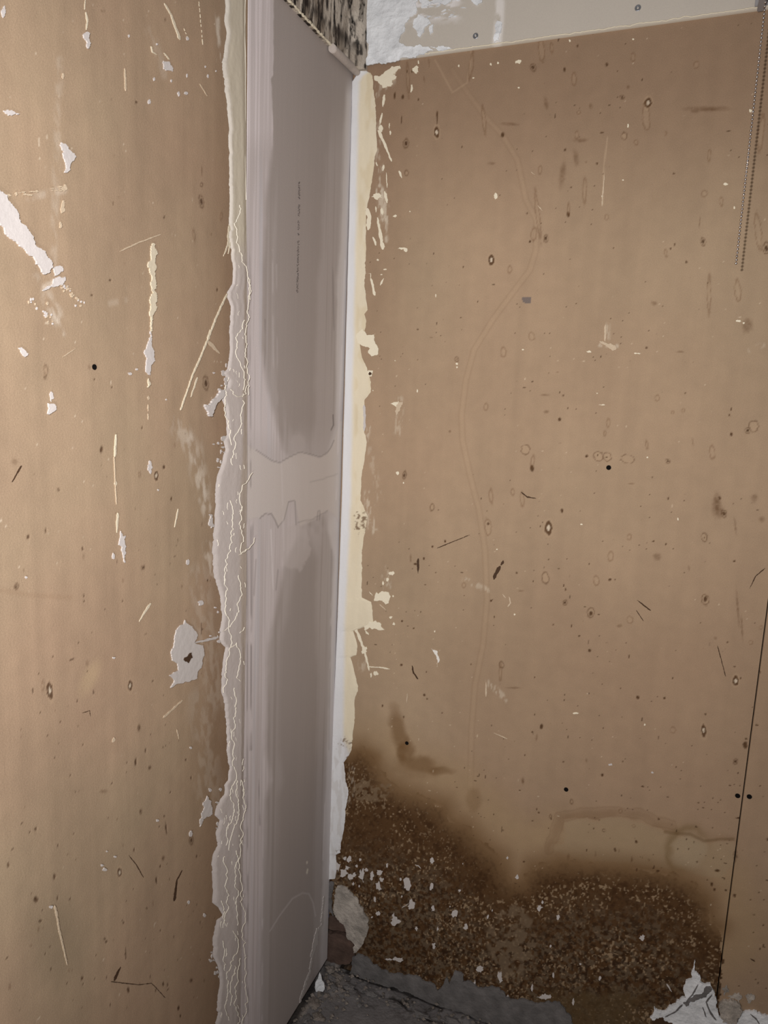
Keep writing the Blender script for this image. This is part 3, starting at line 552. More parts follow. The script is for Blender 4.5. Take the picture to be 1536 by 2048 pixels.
# corner joint on the right wall
yR = [143, 146, 152, 165, 190, 240, 300, 315, 350, 400, 420, 460, 500, 545, 570, 600, 620, 628, 640, 655, 690, 715, 735, 765, 785, 800, 830, 870, 885, 920, 940, 1000, 1035, 1070, 1100, 1150, 1195, 1204, 1225, 1240, 1248, 1262, 1290, 1310, 1315, 1350, 1380, 1400, 1440, 1500, 1510, 1525, 1560, 1590, 1620, 1640, 1690, 1705, 1710, 1730, 1758]
xR = [734, 741, 744, 747, 748, 752, 754, 749, 747, 739, 733, 732, 731, 732, 729, 733, 735, 729, 732, 731, 719, 725, 733, 741, 741, 729, 727, 731, 733, 729, 725, 721, 736, 729, 725, 723, 723, 742, 745, 746, 745, 707, 714, 714, 703, 711, 716, 710, 709, 702, 697, 686, 693, 697, 690, 690, 681, 681, 672, 673, 670]
yC = [143, 155, 165, 500, 1000, 1250, 1500, 1700, 1760, 1910]; xC = [724, 712, 706, 698, 685, 676, 665, 654.5, 652.5, 651]
def col_corner(T, Y, X):
    w_ = itp(Y, [150, 500, 1000, 1250, 1480, 1560, 1760], [14, 14, 18, 15, 22, 60, 60])
    d = X-itp(Y, yC, xC)
    c = mix(np.broadcast_to(L(214, 214, 217), T.shape+(3,)), L(218, 207, 184), ss(w_-5, w_+5, d+3*(fbm(X/8, Y/30, 511, 3)-.5)))
    c = mix(c, L(205, 188, 155), 0.45*ss(.5, .66, fbm(X/16, Y/60, 512, 3))*ss(w_, w_+8, d)*ss(1250, 900, Y))
    c *= (1+0.08*(fbm(X/7, Y/40, 513, 3)-0.5))[..., None]
    # mottled crumble holes where the band breaks up
    bad = np.exp(-((Y-1045)/30)**2)*ss(12, 36, d)+np.exp(-((Y-1535)/32)**2)*ss(18, 30, d)+np.exp(-((Y-1480)/22)**2)*0.7+0.5*np.exp(-((Y-1700)/70)**2)*ss(8, 20, d)
    c = mix(c, L(120, 98, 76), 0.9*ss(0.60, 0.70, bad*0.42+0.55*fbm(X/4.5, Y/5.5, 514, 3)))
    c = mix(c, L(186, 180, 176), .4*ss(.52, .64, fbm(X/5, Y/26, 515, 3))*ss(1420, 1520, Y))
    return c
def th_corner(T, Y): return 0.0003+0.0035*(1-T)**2*ss(0, .02, T+.01)+0.0012*ss(1.0, 0.86, T)+0.0008*(fbm(T*6, Y/30, 516, 3)-.3)*ss(1, .9, T)
xCi = np.interp(yR, yC, xC)
def clampR(x, y):                        # keep the band's left edge on the wall, at the corner
    u, z = on_right(np.array(x, float), np.array(y, float)); return u
strip('corner_filler', 'R', yR, xCi, xR, 26, M_fill, wall_right, col_corner, th_corner, amp=(0.3, 2.6), seed=7, step=1.0, label='white and cream filler down the inner corner')

# ------------------------------------------------------------------ flecks, patches, scratches
def flake(name, pts, wall, mat, parent, amp=0.25, step=2.2, seed=0, th=0.0012, base=-0.0004, label=None, kind=None, lift=0.0):
    P = rough(pts, amp, step, seed)
    # front outline slightly inside the foot outline -> feathered edge
    cx = sum(p[0] for p in P)/len(P); cy = sum(p[1] for p in P)/len(P)
    n = len(P); V = []; 
    for (x, y), hh in [(p, base) for p in P]+[(p, th) for p in P]:
        u, z = (on_right if wall == 'R' else on_left)(x, y)
        hh += lift+(hh > 0)*((seed*37) % 11)*0.00003
        V.append((float(u), -hh, float(z)) if wall == 'R' else (hh, float(u), float(z)))
    from mathutils.geometry import tessellate_polygon
    tris = tessellate_polygon([[Vector((p[0], p[1], 0)) for p in P]])
    Fc = []
    for a, b, c in tris:
        cr = (P[b][0]-P[a][0])*(P[c][1]-P[a][1])-(P[b][1]-P[a][1])*(P[c][0]-P[a][0])
        if abs(cr) < 1e-6: continue
        Fc.append((a+n, b+n, c+n) if cr < 0 else (a+n, c+n, b+n))
    ar = sum(P[i][0]*P[(i+1) % n][1]-P[(i+1) % n][0]*P[i][1] for i in range(n))
    Fc += [((i+1) % n, i, i+n, (i+1) % n+n) if ar > 0 else (i, (i+1) % n, (i+1) % n+n, i+n) for i in range(n)]
    me = bpy.data.meshes.new(name); me.from_pydata(V, [], Fc)
    return obj(name, me, mat, parent, kind, label)
def stroke_poly(pts, w0, w1):
    q = [pts[0]]                          # resample, then let the width waver along the stroke
    for (x0, y0), (x1, y1) in zip(pts[:-1], pts[1:]):
        m = max(1, int(math.hypot(x1-x0, y1-y0)/5)); q += [(x0+(x1-x0)*k/m, y0+(y1-y0)*k/m) for k in range(1, m+1)]
    r = random.Random(int(pts[0][0]*7+pts[0][1])); Lf, Rg = [], []; n = len(q)
    for i, (x, y) in enumerate(q):
        a = q[max(i-1, 0)]; b = q[min(i+1, n-1)]; dx, dy = b[0]-a[0], b[1]-a[1]; d = math.hypot(dx, dy) or 1
        t = i/(n-1); wd = (w0+(w1-w0)*t)/2; e = 0.35 if i in (0, n-1) else 1.0
        p, m = wd*e*r.uniform(.55, 1.2), wd*e*r.uniform(.55, 1.2)
        Lf.append((x-dy/d*p, y+dx/d*p)); Rg.append((x+dy/d*m, y-dx/d*m))
    return Lf+Rg[::-1]
def blob(cx, cy, w_, h_, seed, star=0.25, n=11):
    r = random.Random(seed); return [(cx+math.cos(2*math.pi*i/n)*w_/2*(1+r.uniform(-star, star)), cy+math.sin(2*math.pi*i/n)*h_/2*(1+r.uniform(-star, star))) for i in range(n)]

sd_ = 100
def FL(k, pts, mat, wall='L', **kw):
    global sd_; sd_ += 1
    return flake('filler_fleck', zl(k, pts), wall, mat, wall_left if wall == 'L' else wall_right, seed=sd_, **kw)
def ST(k, pts, w0, w1, mat, wall='L', **kw):
    global sd_; sd_ += 1; s = ZOOM[k][2]
    return flake('filler_streak', stroke_poly(zl(k, pts), w0/s, w1/s), wall, mat, wall_left if wall == 'L' else wall_right, seed=sd_, th=kw.pop('th', 0.0006), amp=0.10, **kw)
def BL(k, items, mat, wall='L', star=0.35, name='filler_fleck'):
    global sd_
    s = ZOOM[k][2]
    for x, y, w_, h_ in items:
        sd_ += 1; cx, cy = zp(k, x, y)
        flake(name, blob(cx, cy, max(w_/s, 2.0), max(h_/s, 2.0), sd_, star), wall, mat, wall_left if wall == 'L' else wall_right, seed=sd_, th=0.0007, step=2.5)
M_wl = surf('white_filler_left', L(204, 198, 197), grain=0.05, bump=0.4, bscale=200, dist=0.001, blotch=0.06); M_cl = surf('cream_filler_left', L(212, 201, 180), grain=0.05, bump=0.4, bscale=200, dist=0.001)
W, Cr, Fa = M_wl, M_cl, M_faint
FL('P', [(505, 215), (530, 195), (550, 205), (552, 265), (540, 300), (530, 290), (525, 250), (510, 235)], W)
ST('P', [(522, 0), (518, 60)], 5, 3, Cr); ST('P', [(525, 75), (535, 130), (528, 185)], 12, 8, Cr)
ST('P', [(1008, 20), (1050, 95), (1105, 245)], 8, 16, Cr)
FL('P', [(1000, 375), (1035, 378), (1058, 440), (1020, 435), (1003, 405)], W)
ST('P', [(1005, 325), (1040, 368)], 10, 7, Cr); ST('P', [(925, 285), (935, 320), (962, 338)], 7, 7, Cr)
BL('P', [(945, 487, 11, 24), (1050, 497, 9, 16), (1150, 238, 14, 30), (1140, 573, 20, 22), (1275, 467, 8, 24), (1147, 465, 8, 20), (790, 222, 10, 16), (962, 272, 10, 12), (1260, 410, 6, 14), (1325, 437, 6, 10), (18, 75, 22, 66), (915, 625, 14, 30), (1095, 575, 12, 30)], W)
for i, (a, b) in enumerate([(10, 40), (50, 75), (88, 110), (120, 140), (150, 165), (185, 200), (215, 230), (240, 275)]): ST('P', [(1220+a*.09, a), (1220+b*.09, b)], 6, 6, Cr)
for i, (a, b) in enumerate([(175, 190), (198, 210), (222, 232)]): ST('P', [(1128+i*9, a), (1134+i*9, b)], 5, 5, Cr)
FL('P', [(18, 680), (60, 678), (118, 700), (70, 712), (30, 697)], W)
FL('P', [(372, 875), (410, 900), (462, 965), (425, 1020), (410, 1060), (392, 1062), (400, 1000), (388, 930)], W)
FL('P', [(-30, 1150), (40, 1225), (100, 1300), (140, 1380), (185, 1440), (225, 1520), (318, 1645), (300, 1672), (265, 1687), (215, 1625), (200, 1575), (130, 1520), (80, 1480), (20, 1400), (-30, 1340)], M_wl, th=0.0016)
FL('P', [(325, 1650), (345, 1635), (380, 1638), (380, 1668), (330, 1697)], W); FL('P', [(325, 1715), (395, 1700), (398, 1725), (350, 1760), (258, 1787), (280, 1765), (320, 1745)], M_wl)
rr = random.Random(4)
for i in range(26):
    x = rr.uniform(30, 410); y = 1208-(x-30)*0.145+rr.uniform(-14, 14); BL('P', [(x, y, rr.uniform(8, 26), rr.uniform(5, 12))], Fa)
for i in range(26):
    t = rr.random(); BL('P', [(380+t*130+rr.gauss(0, 8), 1755+t*110+rr.gauss(0, 12), rr.uniform(5, 16), rr.uniform(6, 16))], rr.choice([Fa, W, Fa]))
for i in range(20):
    t = rr.random(); BL('P', [(170+t*170+rr.gauss(0, 8), 1830+t*170+rr.gauss(0, 14), rr.uniform(5, 14), rr.uniform(6, 18))], rr.choice([Fa, W]))
for x, y, w_, h_ in [(395, 1155, 30, 40), (383, 1280, 26, 80), (370, 1385, 14, 36), (385, 465, 14, 34), (290, 1865, 14, 20)]: BL('P', [(x, y, w_, h_)], Fa)
FL('P', [(935, 1493), (946, 1500), (947, 1700), (957, 1775), (942, 1780), (933, 1950), (932, 2035), (924, 2035), (920, 1900), (930, 1700), (916, 1650), (922, 1560)], Cr)
FL('Q', [(830, 5), (838, 35), (850, 140), (857, 170), (837, 190), (828, 250), (818, 247), (821, 60)], W)
ST('Q', [(836, -30), (834, 20)], 6, 8, Cr); FL('Q', [(820, 268), (832, 300), (813, 318)], Cr); BL('Q', [(820, 375, 12, 20), (818, 430, 7, 30), (819, 480, 6, 40)], Fa)
ST('G', [(205, 335), (120, 520), (75, 640), (0, 825), (-60, 960), (-153, 1230)], 12, 8, Cr, th=.0012); ST('G', [(75, 610), (60, 690)], 4, 26, Cr)
ST('Q', [(1150, 60), (1180, 95), (1215, 130)], 22, 12, Fa); ST('Q', [(1092, 262), (1055, 372)], 10, 5, Cr)
FL('Q', [(262, 405), (300, 412), (307, 440), (275, 462), (258, 464), (268, 435)], W); FL('Q', [(98, 98), (130, 108), (152, 130), (135, 150), (113, 125)], W)
BL('Q', [(718, 242, 20, 14), (828, 762, 20, 60), (874, 885, 7, 10), (755, 217, 10, 12), (918, 385, 7, 9), (1037, 1287, 22, 30), (1110, 1510, 26, 34), (143, 1368, 13, 13), (628, 1815, 16, 12), (625, 1250, 12, 36), (283, 365, 18, 50)], W)
ST('Q', [(640, 578), (633, 702)], 8, 11, Cr, th=.001); ST('Q', [(630, 702), (637, 850), (643, 965)], 5, 4, Fa); BL('Q', [(638, 850, 12, 24)], Cr); ST('Q', [(650, 1012), (648, 1045), (645, 1122)], 12, 6, Cr)
FL('Q', [(665, 1112), (675, 1140), (692, 1138), (688, 1180), (691, 1288), (683, 1283), (672, 1200), (653, 1190), (660, 1160)], W)
FL('Q', [(1020, 1605), (1060, 1640), (1090, 1690), (1072, 1730), (1120, 1745), (1127, 1800), (1110, 1870), (1090, 1890), (1085, 1930), (1000, 1955), (940, 1980), (962, 1940), (933, 1915), (955, 1900), (985, 1885), (978, 1845), (950, 1830), (943, 1790), (960, 1740), (965, 1690), (990, 1640)], M_grayf, amp=.15, th=.0014)
ST('Q', [(1075, 1730), (1130, 1720), (1205, 1700)], 10, 16, M_grayf); FL('Q', [(1052, 1785), (1058, 1812), (1035, 1842), (1012, 1815)], M_dark, lift=.0013)
FL('Q', [(1128, 412), (1150, 415), (1190, 372), (1210, 335), (1240, 330), (1190, 410), (1168, 477), (1150, 477), (1135, 440)], W, th=.003)
FL('Q', [(1155, 1020), (1166, 1020), (1180, 1090), (1165, 1097), (1155, 1060)], M_grayf); BL('Q', [(1240, 238, 40, 28), (1250, 275, 24, 30), (1240, 600, 40, 30)], M_grayf)
ST('Q', [(833, 1513), (800, 1560), (770, 1615)], 14, 4, Cr); ST('Q', [(985, 990), (965, 1092)], 7, 5, Cr); ST('Q', [(345, 150), (420, 100)], 6, 3, Fa)
ST('P', [(735, 1545), (850, 1490), (985, 1440)], 9, 9, Fa); ST('P', [(765, 420), (770, 560)], 8, 10, Fa); ST('P', [(1225, 515), (1272, 590)], 6, 6, Fa)
ST('P', [(1410, 1380), (1400, 1500), (1372, 1575)], 22, 4, Cr); ST('P', [(1425, 1420), (1400, 1560)], 5, 5, Cr)
FL('S', [(1270, 588), (1295, 620), (1301, 672), (1280, 715), (1240, 745), (1226, 778), (1240, 690), (1245, 630)], M_grayf)
ST('S', [(335, 1262), (360, 1400), (412, 1628)], 14, 7, Fa); BL('S', [(310, 1270, 26, 16), (967, 740, 18, 14), (1170, 293, 12, 14), (1290, 552, 18, 20), (625, 1015, 16, 14), (640, 1042, 24, 22), (1158, 1243, 14, 22), (1255, 1322, 16, 20), (705, 962, 16, 14), (655, 930, 9, 9), (1345, 1085, 60, 70), (1170, 820, 16, 36)], M_grayf)
ST('S', [(700, 230), (690, 260)], 26, 16, Fa); ST('S', [(1000, 110), (1120, 0)], 12, 8, Fa); ST('S', [(1085, 180), (1098, 240)], 6, 6, Fa)
for i in range(40):                        # broken left edge of the joint band
    y = rr.choice([rr.uniform(1195, 1300), rr.uniform(1550, 1660), rr.uniform(880, 960), rr.uniform(730, 780), rr.uniform(1900, 1960)]); x = np.interp(y, yL, xL)-abs(rr.gauss(0, 7))
    BL('Z', [(x, y, rr.uniform(2, 7), rr.uniform(2, 8))], M_grayf if y > 1300 else W)
# dark scratches left
def DK(k, pts, w0, w1, wall='L', mat=None):
    global sd_; sd_ += 1; s = ZOOM[k][2]
    return flake('scratch', stroke_poly(zl(k, pts), w0/s, w1/s), wall, mat or M_dark, wall_left if wall == 'L' else wall_right, seed=sd_, th=0.0002, amp=0.10)
DK('Q', [(118, 752), (95, 790), (65, 842)], 10, 5); DK('S', [(740, 1640), (715, 1690), (700, 1725)], 12, 22); DK('S', [(1118, 1045), (1085, 1110), (1068, 1235)], 6, 16)
DK('S', [(505, 80), (550, 65), (555, 100)], 4, 4); DK('S', [(790, 955), (835, 1010), (880, 1090)], 4, 5); DK('S', [(680, 1730), (850, 1750), (930, 1740), (1015, 1830)], 4, 3)

# right wall flecks
W, Cr, Fa = M_white, M_cream, M_faint
R_ = dict(wall='R')
FL('E', [(1088, 455), (1160, 420), (1240, 388), (1246, 405), (1200, 440), (1222, 452), (1190, 512), (1140, 522), (1100, 480)], Cr, **R_)
for p, a, b in [([(1150, 560), (1140, 632)], 22, 12), ([(1136, 668), (1122, 740)], 14, 10), ([(1112, 770), (1150, 850), (1192, 955)], 20, 10), ([(1128, 740), (1130, 780)], 30, 30), ([(1235, 1010), (1252, 1052)], 18, 8), ([(1312, 500), (1308, 542)], 12, 8), ([(1145, 975), (1140, 1010)], 24, 16), ([(1100, 960), (1108, 980)], 18, 18),
                ([(1098, 1220), (1100, 1255)], 14, 8), ([(1108, 1285), (1128, 1400), (1140, 1475)], 12, 26), ([(1160, 1020), (1165, 1110)], 6, 6), ([(1080, 1400), (1100, 1450)], 10, 20), ([(1050, 1230), (1060, 1300), (1052, 1360)], 30, 20), ([(1240, 1466), (1280, 1468)], 14, 10), ([(1090, 1150), (1110, 1180)], 40, 20), ([(1150, 1130), (1165, 1200)], 20, 16)]: ST('E', p, a, b, Cr, **R_)
BL('E', [(1335, 412, 34, 44), (1215, 1275, 16, 14), (1185, 785, 10, 24), (1178, 745, 6, 30), (1105, 1160, 60, 30), (1350, 368, 8, 22), (1135, 1250, 16, 36), (1300, 1250, 8, 8)], Cr, 'R')
ST('G', [(1275, 178), (1312, 182), (1312, 215)], 8, 10, Cr, **R_); ST('G', [(1312, 215), (1345, 350)], 16, 24, Cr, **R_); ST('G', [(1412, 218), (1385, 272)], 14, 16, Cr, **R_)
BL('G', [(1367, 77, 14, 14), (1330, 1080, 8, 8), (1498, 850, 8, 8), (1395, 190, 16, 8), (1422, 150, 30, 12), (1520, 1712, 26, 26)], Cr, 'R')
FL('G', [(1235, 620), (1255, 608), (1285, 655), (1340, 650), (1350, 720), (1374, 760), (1370, 802), (1320, 818), (1293, 790), (1310, 755), (1270, 742), (1215, 715), (1200, 660)], Cr, amp=.15, th=.002, **R_)
BL('G', [(1308, 945, 46, 60)], Cr, 'R'); flake('filler_fleck', blob(*zp('G', 1308, 950), 7, 6, 4), 'R', M_dark, wall_right, seed=4, lift=.0008, th=.0003)
FL('G', [(1463, 1180), (1490, 1168), (1560, 1168), (1548, 1195), (1520, 1215), (1490, 1192)], Cr, **R_)
ST('G', [(1262, 1190), (1266, 1290), (1262, 1390)], 22, 20, M_grayf, **R_)
FL('H', [(1358, 705), (1375, 720), (1398, 698), (1440, 705), (1467, 740), (1450, 792), (1430, 802), (1400, 770), (1338, 772), (1345, 735)], Cr, **R_)
BL('H', [(1470, 562, 40, 28), (1440, 610, 20, 30), (1484, 738, 12, 14), (1352, 1330, 34, 34), (1315, 1345, 12, 36), (1465, 900, 30, 20), (1490, 950, 20, 20), (1408, 640, 14, 30)], Cr, 'R')
ST('H', [(1300, 702), (1325, 735)], 6, 6, Cr, **R_); ST('H', [(1380, 800), (1430, 845)], 8, 8, Fa, **R_)
FL('H', [(1230, 990), (1260, 960), (1300, 1035), (1270, 1000), (1340, 985), (1420, 995), (1395, 975), (1352, 925), (1325, 935), (1240, 930)], Cr, **R_)
ST('H', [(1190, 965), (1225, 1060), (1262, 1150), (1280, 1220), (1300, 1310)], 26, 12, Cr, **R_); BL('H', [(1262, 1150, 46, 60)], Cr, 'R'); ST('H', [(1285, 1280), (1380, 1284), (1458, 1298)], 8, 12, Cr, **R_)
FL('C', [(298, 545), (322, 555), (330, 585), (322, 598), (318, 575), (306, 556)], W, **R_); ST('C', [(320, 598), (322, 612)], 10, 8, Fa, **R_)
BL('B', [(1412, 171, 22, 10), (1434, 180, 10, 7), (790, 299, 20, 7), (513, 291, 9, 5), (150, 66, 4, 14), (846, 521, 28, 4), (1033, 740, 7, 7), (237, 350, 10, 8), (238, 364, 7, 8), (823, 473, 6, 5), (1160, 998, 6, 14), (757, 1020, 9, 6), (15, 847, 6, 8), (73, 462, 6, 14), (990, 306, 30, 4)], Cr, 'R')
FL('B', [(832, 256), (860, 262), (898, 272), (900, 292), (870, 282), (845, 268)], Fa, **R_); ST('B', [(858, 186), (856, 258)], 10, 8, Fa, **R_)
FL('Z', [(798, 803), (806, 805), (800, 822), (792, 830), (793, 815)], Fa, **R_)
BL('A', [(618, 228, 24, 13), (400, 243, 6, 9), (518, 237, 7, 9), (544, 232, 7, 8), (454, 287, 8, 6), (808, 150, 7, 9), (620, 323, 7, 6), (1380, 677, 16, 9), (1412, 763, 6, 9), (1022, 463, 7, 16), (1003, 662, 8, 5), (192, 913, 26, 8), (205, 918, 12, 16), (1473, 408, 12, 14), (1040, 145, 8, 6), (165, 795, 12, 8), (102, 955, 6, 6), (536, 722, 16, 22), (927, 722, 6, 8)], Cr, 'R')
ST('A', [(225, 312), (228, 325), (224, 340)], 5, 9, Cr, **R_); ST('A', [(935, 640), (930, 700), (926, 758)], 4, 5, Fa, **R_); ST('A', [(690, 755), (708, 775)], 4, 4, Fa, **R_); ST('A', [(665, 632), (680, 642)], 4, 4, Fa, **R_)
ST('C', [(585, 355), (590, 378), (580, 392)], 5, 6, Fa, **R_); ST('C', [(560, 345), (572, 360)], 4, 4, Fa, **R_); ST('C', [(212, 710), (208, 745)], 4, 4, Fa, **R_); ST('C', [(528, 855), (578, 877)], 4, 4, Fa, **R_); ST('C', [(500, 668), (500, 722)], 7, 7, Fa, **R_)
BL('C', [(851, 89, 8, 5), (540, 181, 6, 5), (605, 420, 8, 6), (312, 482, 5, 7), (830, 783, 24, 6), (1083, 825, 7, 7)], Cr, 'R')
# flecks in the damp stain
BL('K', [(395, 170, 60, 60), (350, 120, 40, 60), (440, 195, 36, 44), (470, 180, 30, 26), (525, 185, 45, 84), (560, 145, 30, 24), (597, 190, 25, 62), (655, 165, 40, 35), (672, 215, 30, 32), (645, 265, 46, 66), (860, 250, 54, 90), (1035, 270, 38, 46), (1040, 70, 34, 40), (810, 215, 18, 18),
         (770, 520, 70, 50), (757, 480, 16, 50), (890, 400, 44, 66), (645, 465, 26, 36), (1048, 428, 22, 42), (1210, 465, 42, 56), (1290, 558, 32, 52), (925, 568, 20, 30), (1052, 700, 28, 46), (1390, 865, 46, 46), (795, 798, 70, 30), (725, 800, 50, 12), (1240, 295, 16, 20), (1447, 485, 12, 26), (620, 360, 16, 36), (1352, 975, 16, 40),
         (1530, 915, 20, 50), (435, 70, 30, 40), (400, 60, 20, 30), (515, 70, 14, 20), (710, 110, 14, 30), (465, 245, 14, 22), (507, 262, 12, 18), (818, 337, 10, 14), (1480, 440, 10, 14), (1170, 412, 8, 12), (1265, 100, 8, 10), (490, 115, 24, 18), (420, 130, 30, 30), (1080, 575, 12, 30), (600, 490, 14, 12)], M_grayf, 'R', star=.5)
ST('K', [(915, 108), (940, 115), (958, 135)], 8, 7, M_grayf, **R_); ST('K', [(820, 420), (870, 390)], 6, 6, M_grayf, **R_)
BL('D', [(97, 725, 18, 22), (243, 873, 14, 20), (228, 903, 26, 34), (331, 958, 18, 24), (815, 1075, 26, 34), (460, 1225, 14, 14), (289, 1122, 14, 14), (305, 1290, 14, 24), (573, 1310, 14, 22), (184, 1360, 16, 34), (265, 1412, 90, 26), (420, 1442, 12, 40), (5, 1305, 20, 60), (42, 617, 10, 12), (45, 1412, 10, 18), (630, 82, 26, 10), (873, 128, 12, 10)], M_grayf, 'R', star=.5)
ST('D', [(955, 1340), (985, 1385)], 12, 6, M_grayf, **R_)
DK('C', [(563, 222), (555, 240)], 12, 14, 'R'); DK('C', [(553, 243), (540, 262), (528, 292)], 16, 12, 'R'); DK('C', [(251, 215), (250, 270)], 11, 5, 'R'); DK('C', [(228, 608), (234, 635), (250, 658)], 5, 7, 'R')
DK('C', [(1055, 368), (1105, 406)], 4, 6, 'R'); DK('C', [(1052, 405), (1078, 445)], 3, 3, 'R'); DK('C', [(1350, 535), (1380, 648)], 3, 3, 'R'); DK('C', [(320, 177), (440, 128)], 3, 3, 'R'); DK('B', [(505, 885), (530, 905), (568, 912)], 7, 4, 'R'); DK('D', [(1435, 1195), (1462, 1213)], 5, 6, 'R')
DK('C', [(1525, 250), (1490, 280), (1468, 325)], 4, 3, 'R')

# white plaster on the upper board's left end
def on_top(pts, seed, th=.0016, mat=M_torn, amp=.22, label=None): return flake('plaster_patch', pts, 'R', mat, wall_right, seed=seed, th=th, amp=amp, lift=0.0042, label=label)
on_top([(736, -60), (839, -60), (838, 5), (834, 30), (822, 36), (812, 50), (813, 60), (804, 72), (800, 88), (815, 96), (835, 94), (860, 97), (868, 103), (850, 112), (815, 118), (760, 128), (734, 132)], 61, label='white plaster smeared over the left end of the upper board')
for i, pts in enumerate([[(840, 32), (856, 38), (864, 50), (850, 62), (842, 78), (836, 66), (828, 58), (830, 44)], [(861, 56), (869, 52), (868, 68), (862, 72)], [(996, 45), (1006, 50), (1004, 62), (1000, 72), (1000, 86), (990, 88), (988, 80), (994, 66)], [(945, -10), (968, -10), (966, 8), (955, 14), (947, 8)], [(840, 4), (880, 0), (905, 5), (892, 14), (862, 10), (845, 20)], [(862, 96), (885, 95), (900, 97), (905, 100), (880, 106)]]): on_top(pts, 62+i)
for i in range(34):
    x = rr.uniform(838, 925); y = rr.uniform(-5, 42); on_top(stroke_poly([(x, y), (x+rr.uniform(4, 16), y-rr.uniform(-2, 5))], rr.uniform(1.5, 4), 1.5), 90+i, th=.0006)

# ragged torn paper edge along the bottom of the upper board, and dark joint under it
V, Fc = [], []
EX = np.arange(0.03, 1.0, 0.012); ex, ey = to_px(np.stack([EX, 0*EX-0.0045, 0*EX+ZT-0.001], -1))
ribbon([(float(p), float(q)) for p, q in zip(ex, ey)], 2.2, 2.2, 0.001, 'R', V, Fc, 0.10, 5, 5, 0.0042)
pyobj('torn_paper_edge', V, Fc, M_cream, wall_right, kind='stuff')

# ------------------------------------------------------------------ corner details above the panel
# ragged plaster lip along the bottom arris of the mouldy plaster
def tube(pts, rad, seg, name, mat, parent=None, jitter=0.0, seed=0, kind=None, cap=True, label=None, cat=None):
    r = random.Random(seed); V = []; Fc = []; n = len(pts)
    for i, p in enumerate(pts):
        a = Vector(pts[max(i-1, 0)]); b = Vector(pts[min(i+1, n-1)]); d = (b-a).normalized()
        s = d.cross(Vector((0, 0, 1))); s = s.normalized() if s.length > 1e-3 else Vector((1, 0, 0)); t = s.cross(d)
        for k in range(seg):
            an = 2*math.pi*k/seg; rd = rad*(1+r.uniform(-jitter, jitter)); V.append(tuple(Vector(p)+s*math.cos(an)*rd+t*math.sin(an)*rd))
    for i in range(n-1):
        for k in range(seg): Fc.append((i*seg+k, i*seg+(k+1) % seg, (i+1)*seg+(k+1) % seg, (i+1)*seg+k))
    if cap: Fc.append(tuple(range(seg))); Fc.append(tuple((n-1)*seg+k for k in range(seg)))
    o = pyobj(name, V, Fc, mat, parent, smooth=True, kind=kind, label=label)
    if cat: o['category'] = cat
    return o
n = 420
tube([(0.0065, -1.2+(1.2+YF0-0.01)*i/n, ZLIP+0.0004) for i in range(n+1)], 0.0016, 6, 'plaster_lip', M_cream, wall_left, jitter=.7, seed=2, label='ragged pale lip under the mouldy plaster')
pa = on_left(664, 96, 0.0085); pb = on_left(722, 152, 0.0085)
tube([(0.0085, float(pa[0]+(pb[0]-pa[0])*i/20), float(pa[1]+(pb[1]-pa[1])*i/20)) for i in range(21)], 0.0062, 14, 'pipe', M_pipe, None, jitter=.02, label='short thin gray pipe ending in the corner under the mouldy plaster', cat='pipe')

# ------------------------------------------------------------------ screws
def screw(px, py, wall, off, rad, mat, cross=True, sink=0.0):
    u, z = (on_right if wall == 'R' else on_left)(px, py)
    u = float(u); z = float(z); bm = bmesh.new(); seg = 16
    prof = [(1.0, -0.0006), (1.0, 0.0003), (0.9, 0.0005), (0.55, 0.0004), (0.38, -0.0008), (0.0, -0.0016)] if cross and mat is M_zinc else [(1.0, -0.0006), (1.0, 0.0004), (0.0, 0.0002)]
    rings = []
    for r_, h_ in prof:
        ring = []
        for k in range(seg if r_ > 0 else 1):
            an = 2*math.pi*k/seg; rr_ = r_*rad*(1 if (r_ > .5 or not cross) else (1.0 if k % 4 == 0 else 0.45)); a = math.cos(an)*rr_; b = math.sin(an)*rr_; h__ = off+h_+sink
            ring.append(bm.verts.new((u+a, -h__, z+b) if wall == 'R' else (h__, u+a, z+b)))
        rings.append(ring)
    for A, B in zip(rings[:-1], rings[1:]):
        for k in range(seg):
            if len(B) == 1: bm.faces.new((A[k], A[(k+1) % seg], B[0]))
            else: bm.faces.new((A[k], A[(k+1) % seg], B[(k+1) % seg], B[k]))
    bmesh.ops.recalc_face_normals(bm, faces=bm.faces)
    me = bpy.data.meshes.new('screw'); bm.to_mesh(me); bm.free()
    return obj('screw', me, mat, wall_right if wall == 'R' else wall_left)
for x, y in (zp('A', 464, 137), zp('A', 1058, 35)): screw(x, y, 'R', 0.0045, 0.0042, M_zinc)['label'] = 'bare metal screw head in the upper board'
for (k, x, y) in (('B', 871, 783), ('D', 379, 226), ('D', 1362, 262), ('D', 1429, 267)): screw(*zp(k, x, y), 'R', 0.0003, 0.0037, M_black)['label'] = 'black screw head in the brown board'
screw(*zp('C', 209, 893), 'R', 0.0003, 0.0034, M_black); screw(*zp('Q', 521, 205), 'L', 0.0003, 0.0028, M_black)

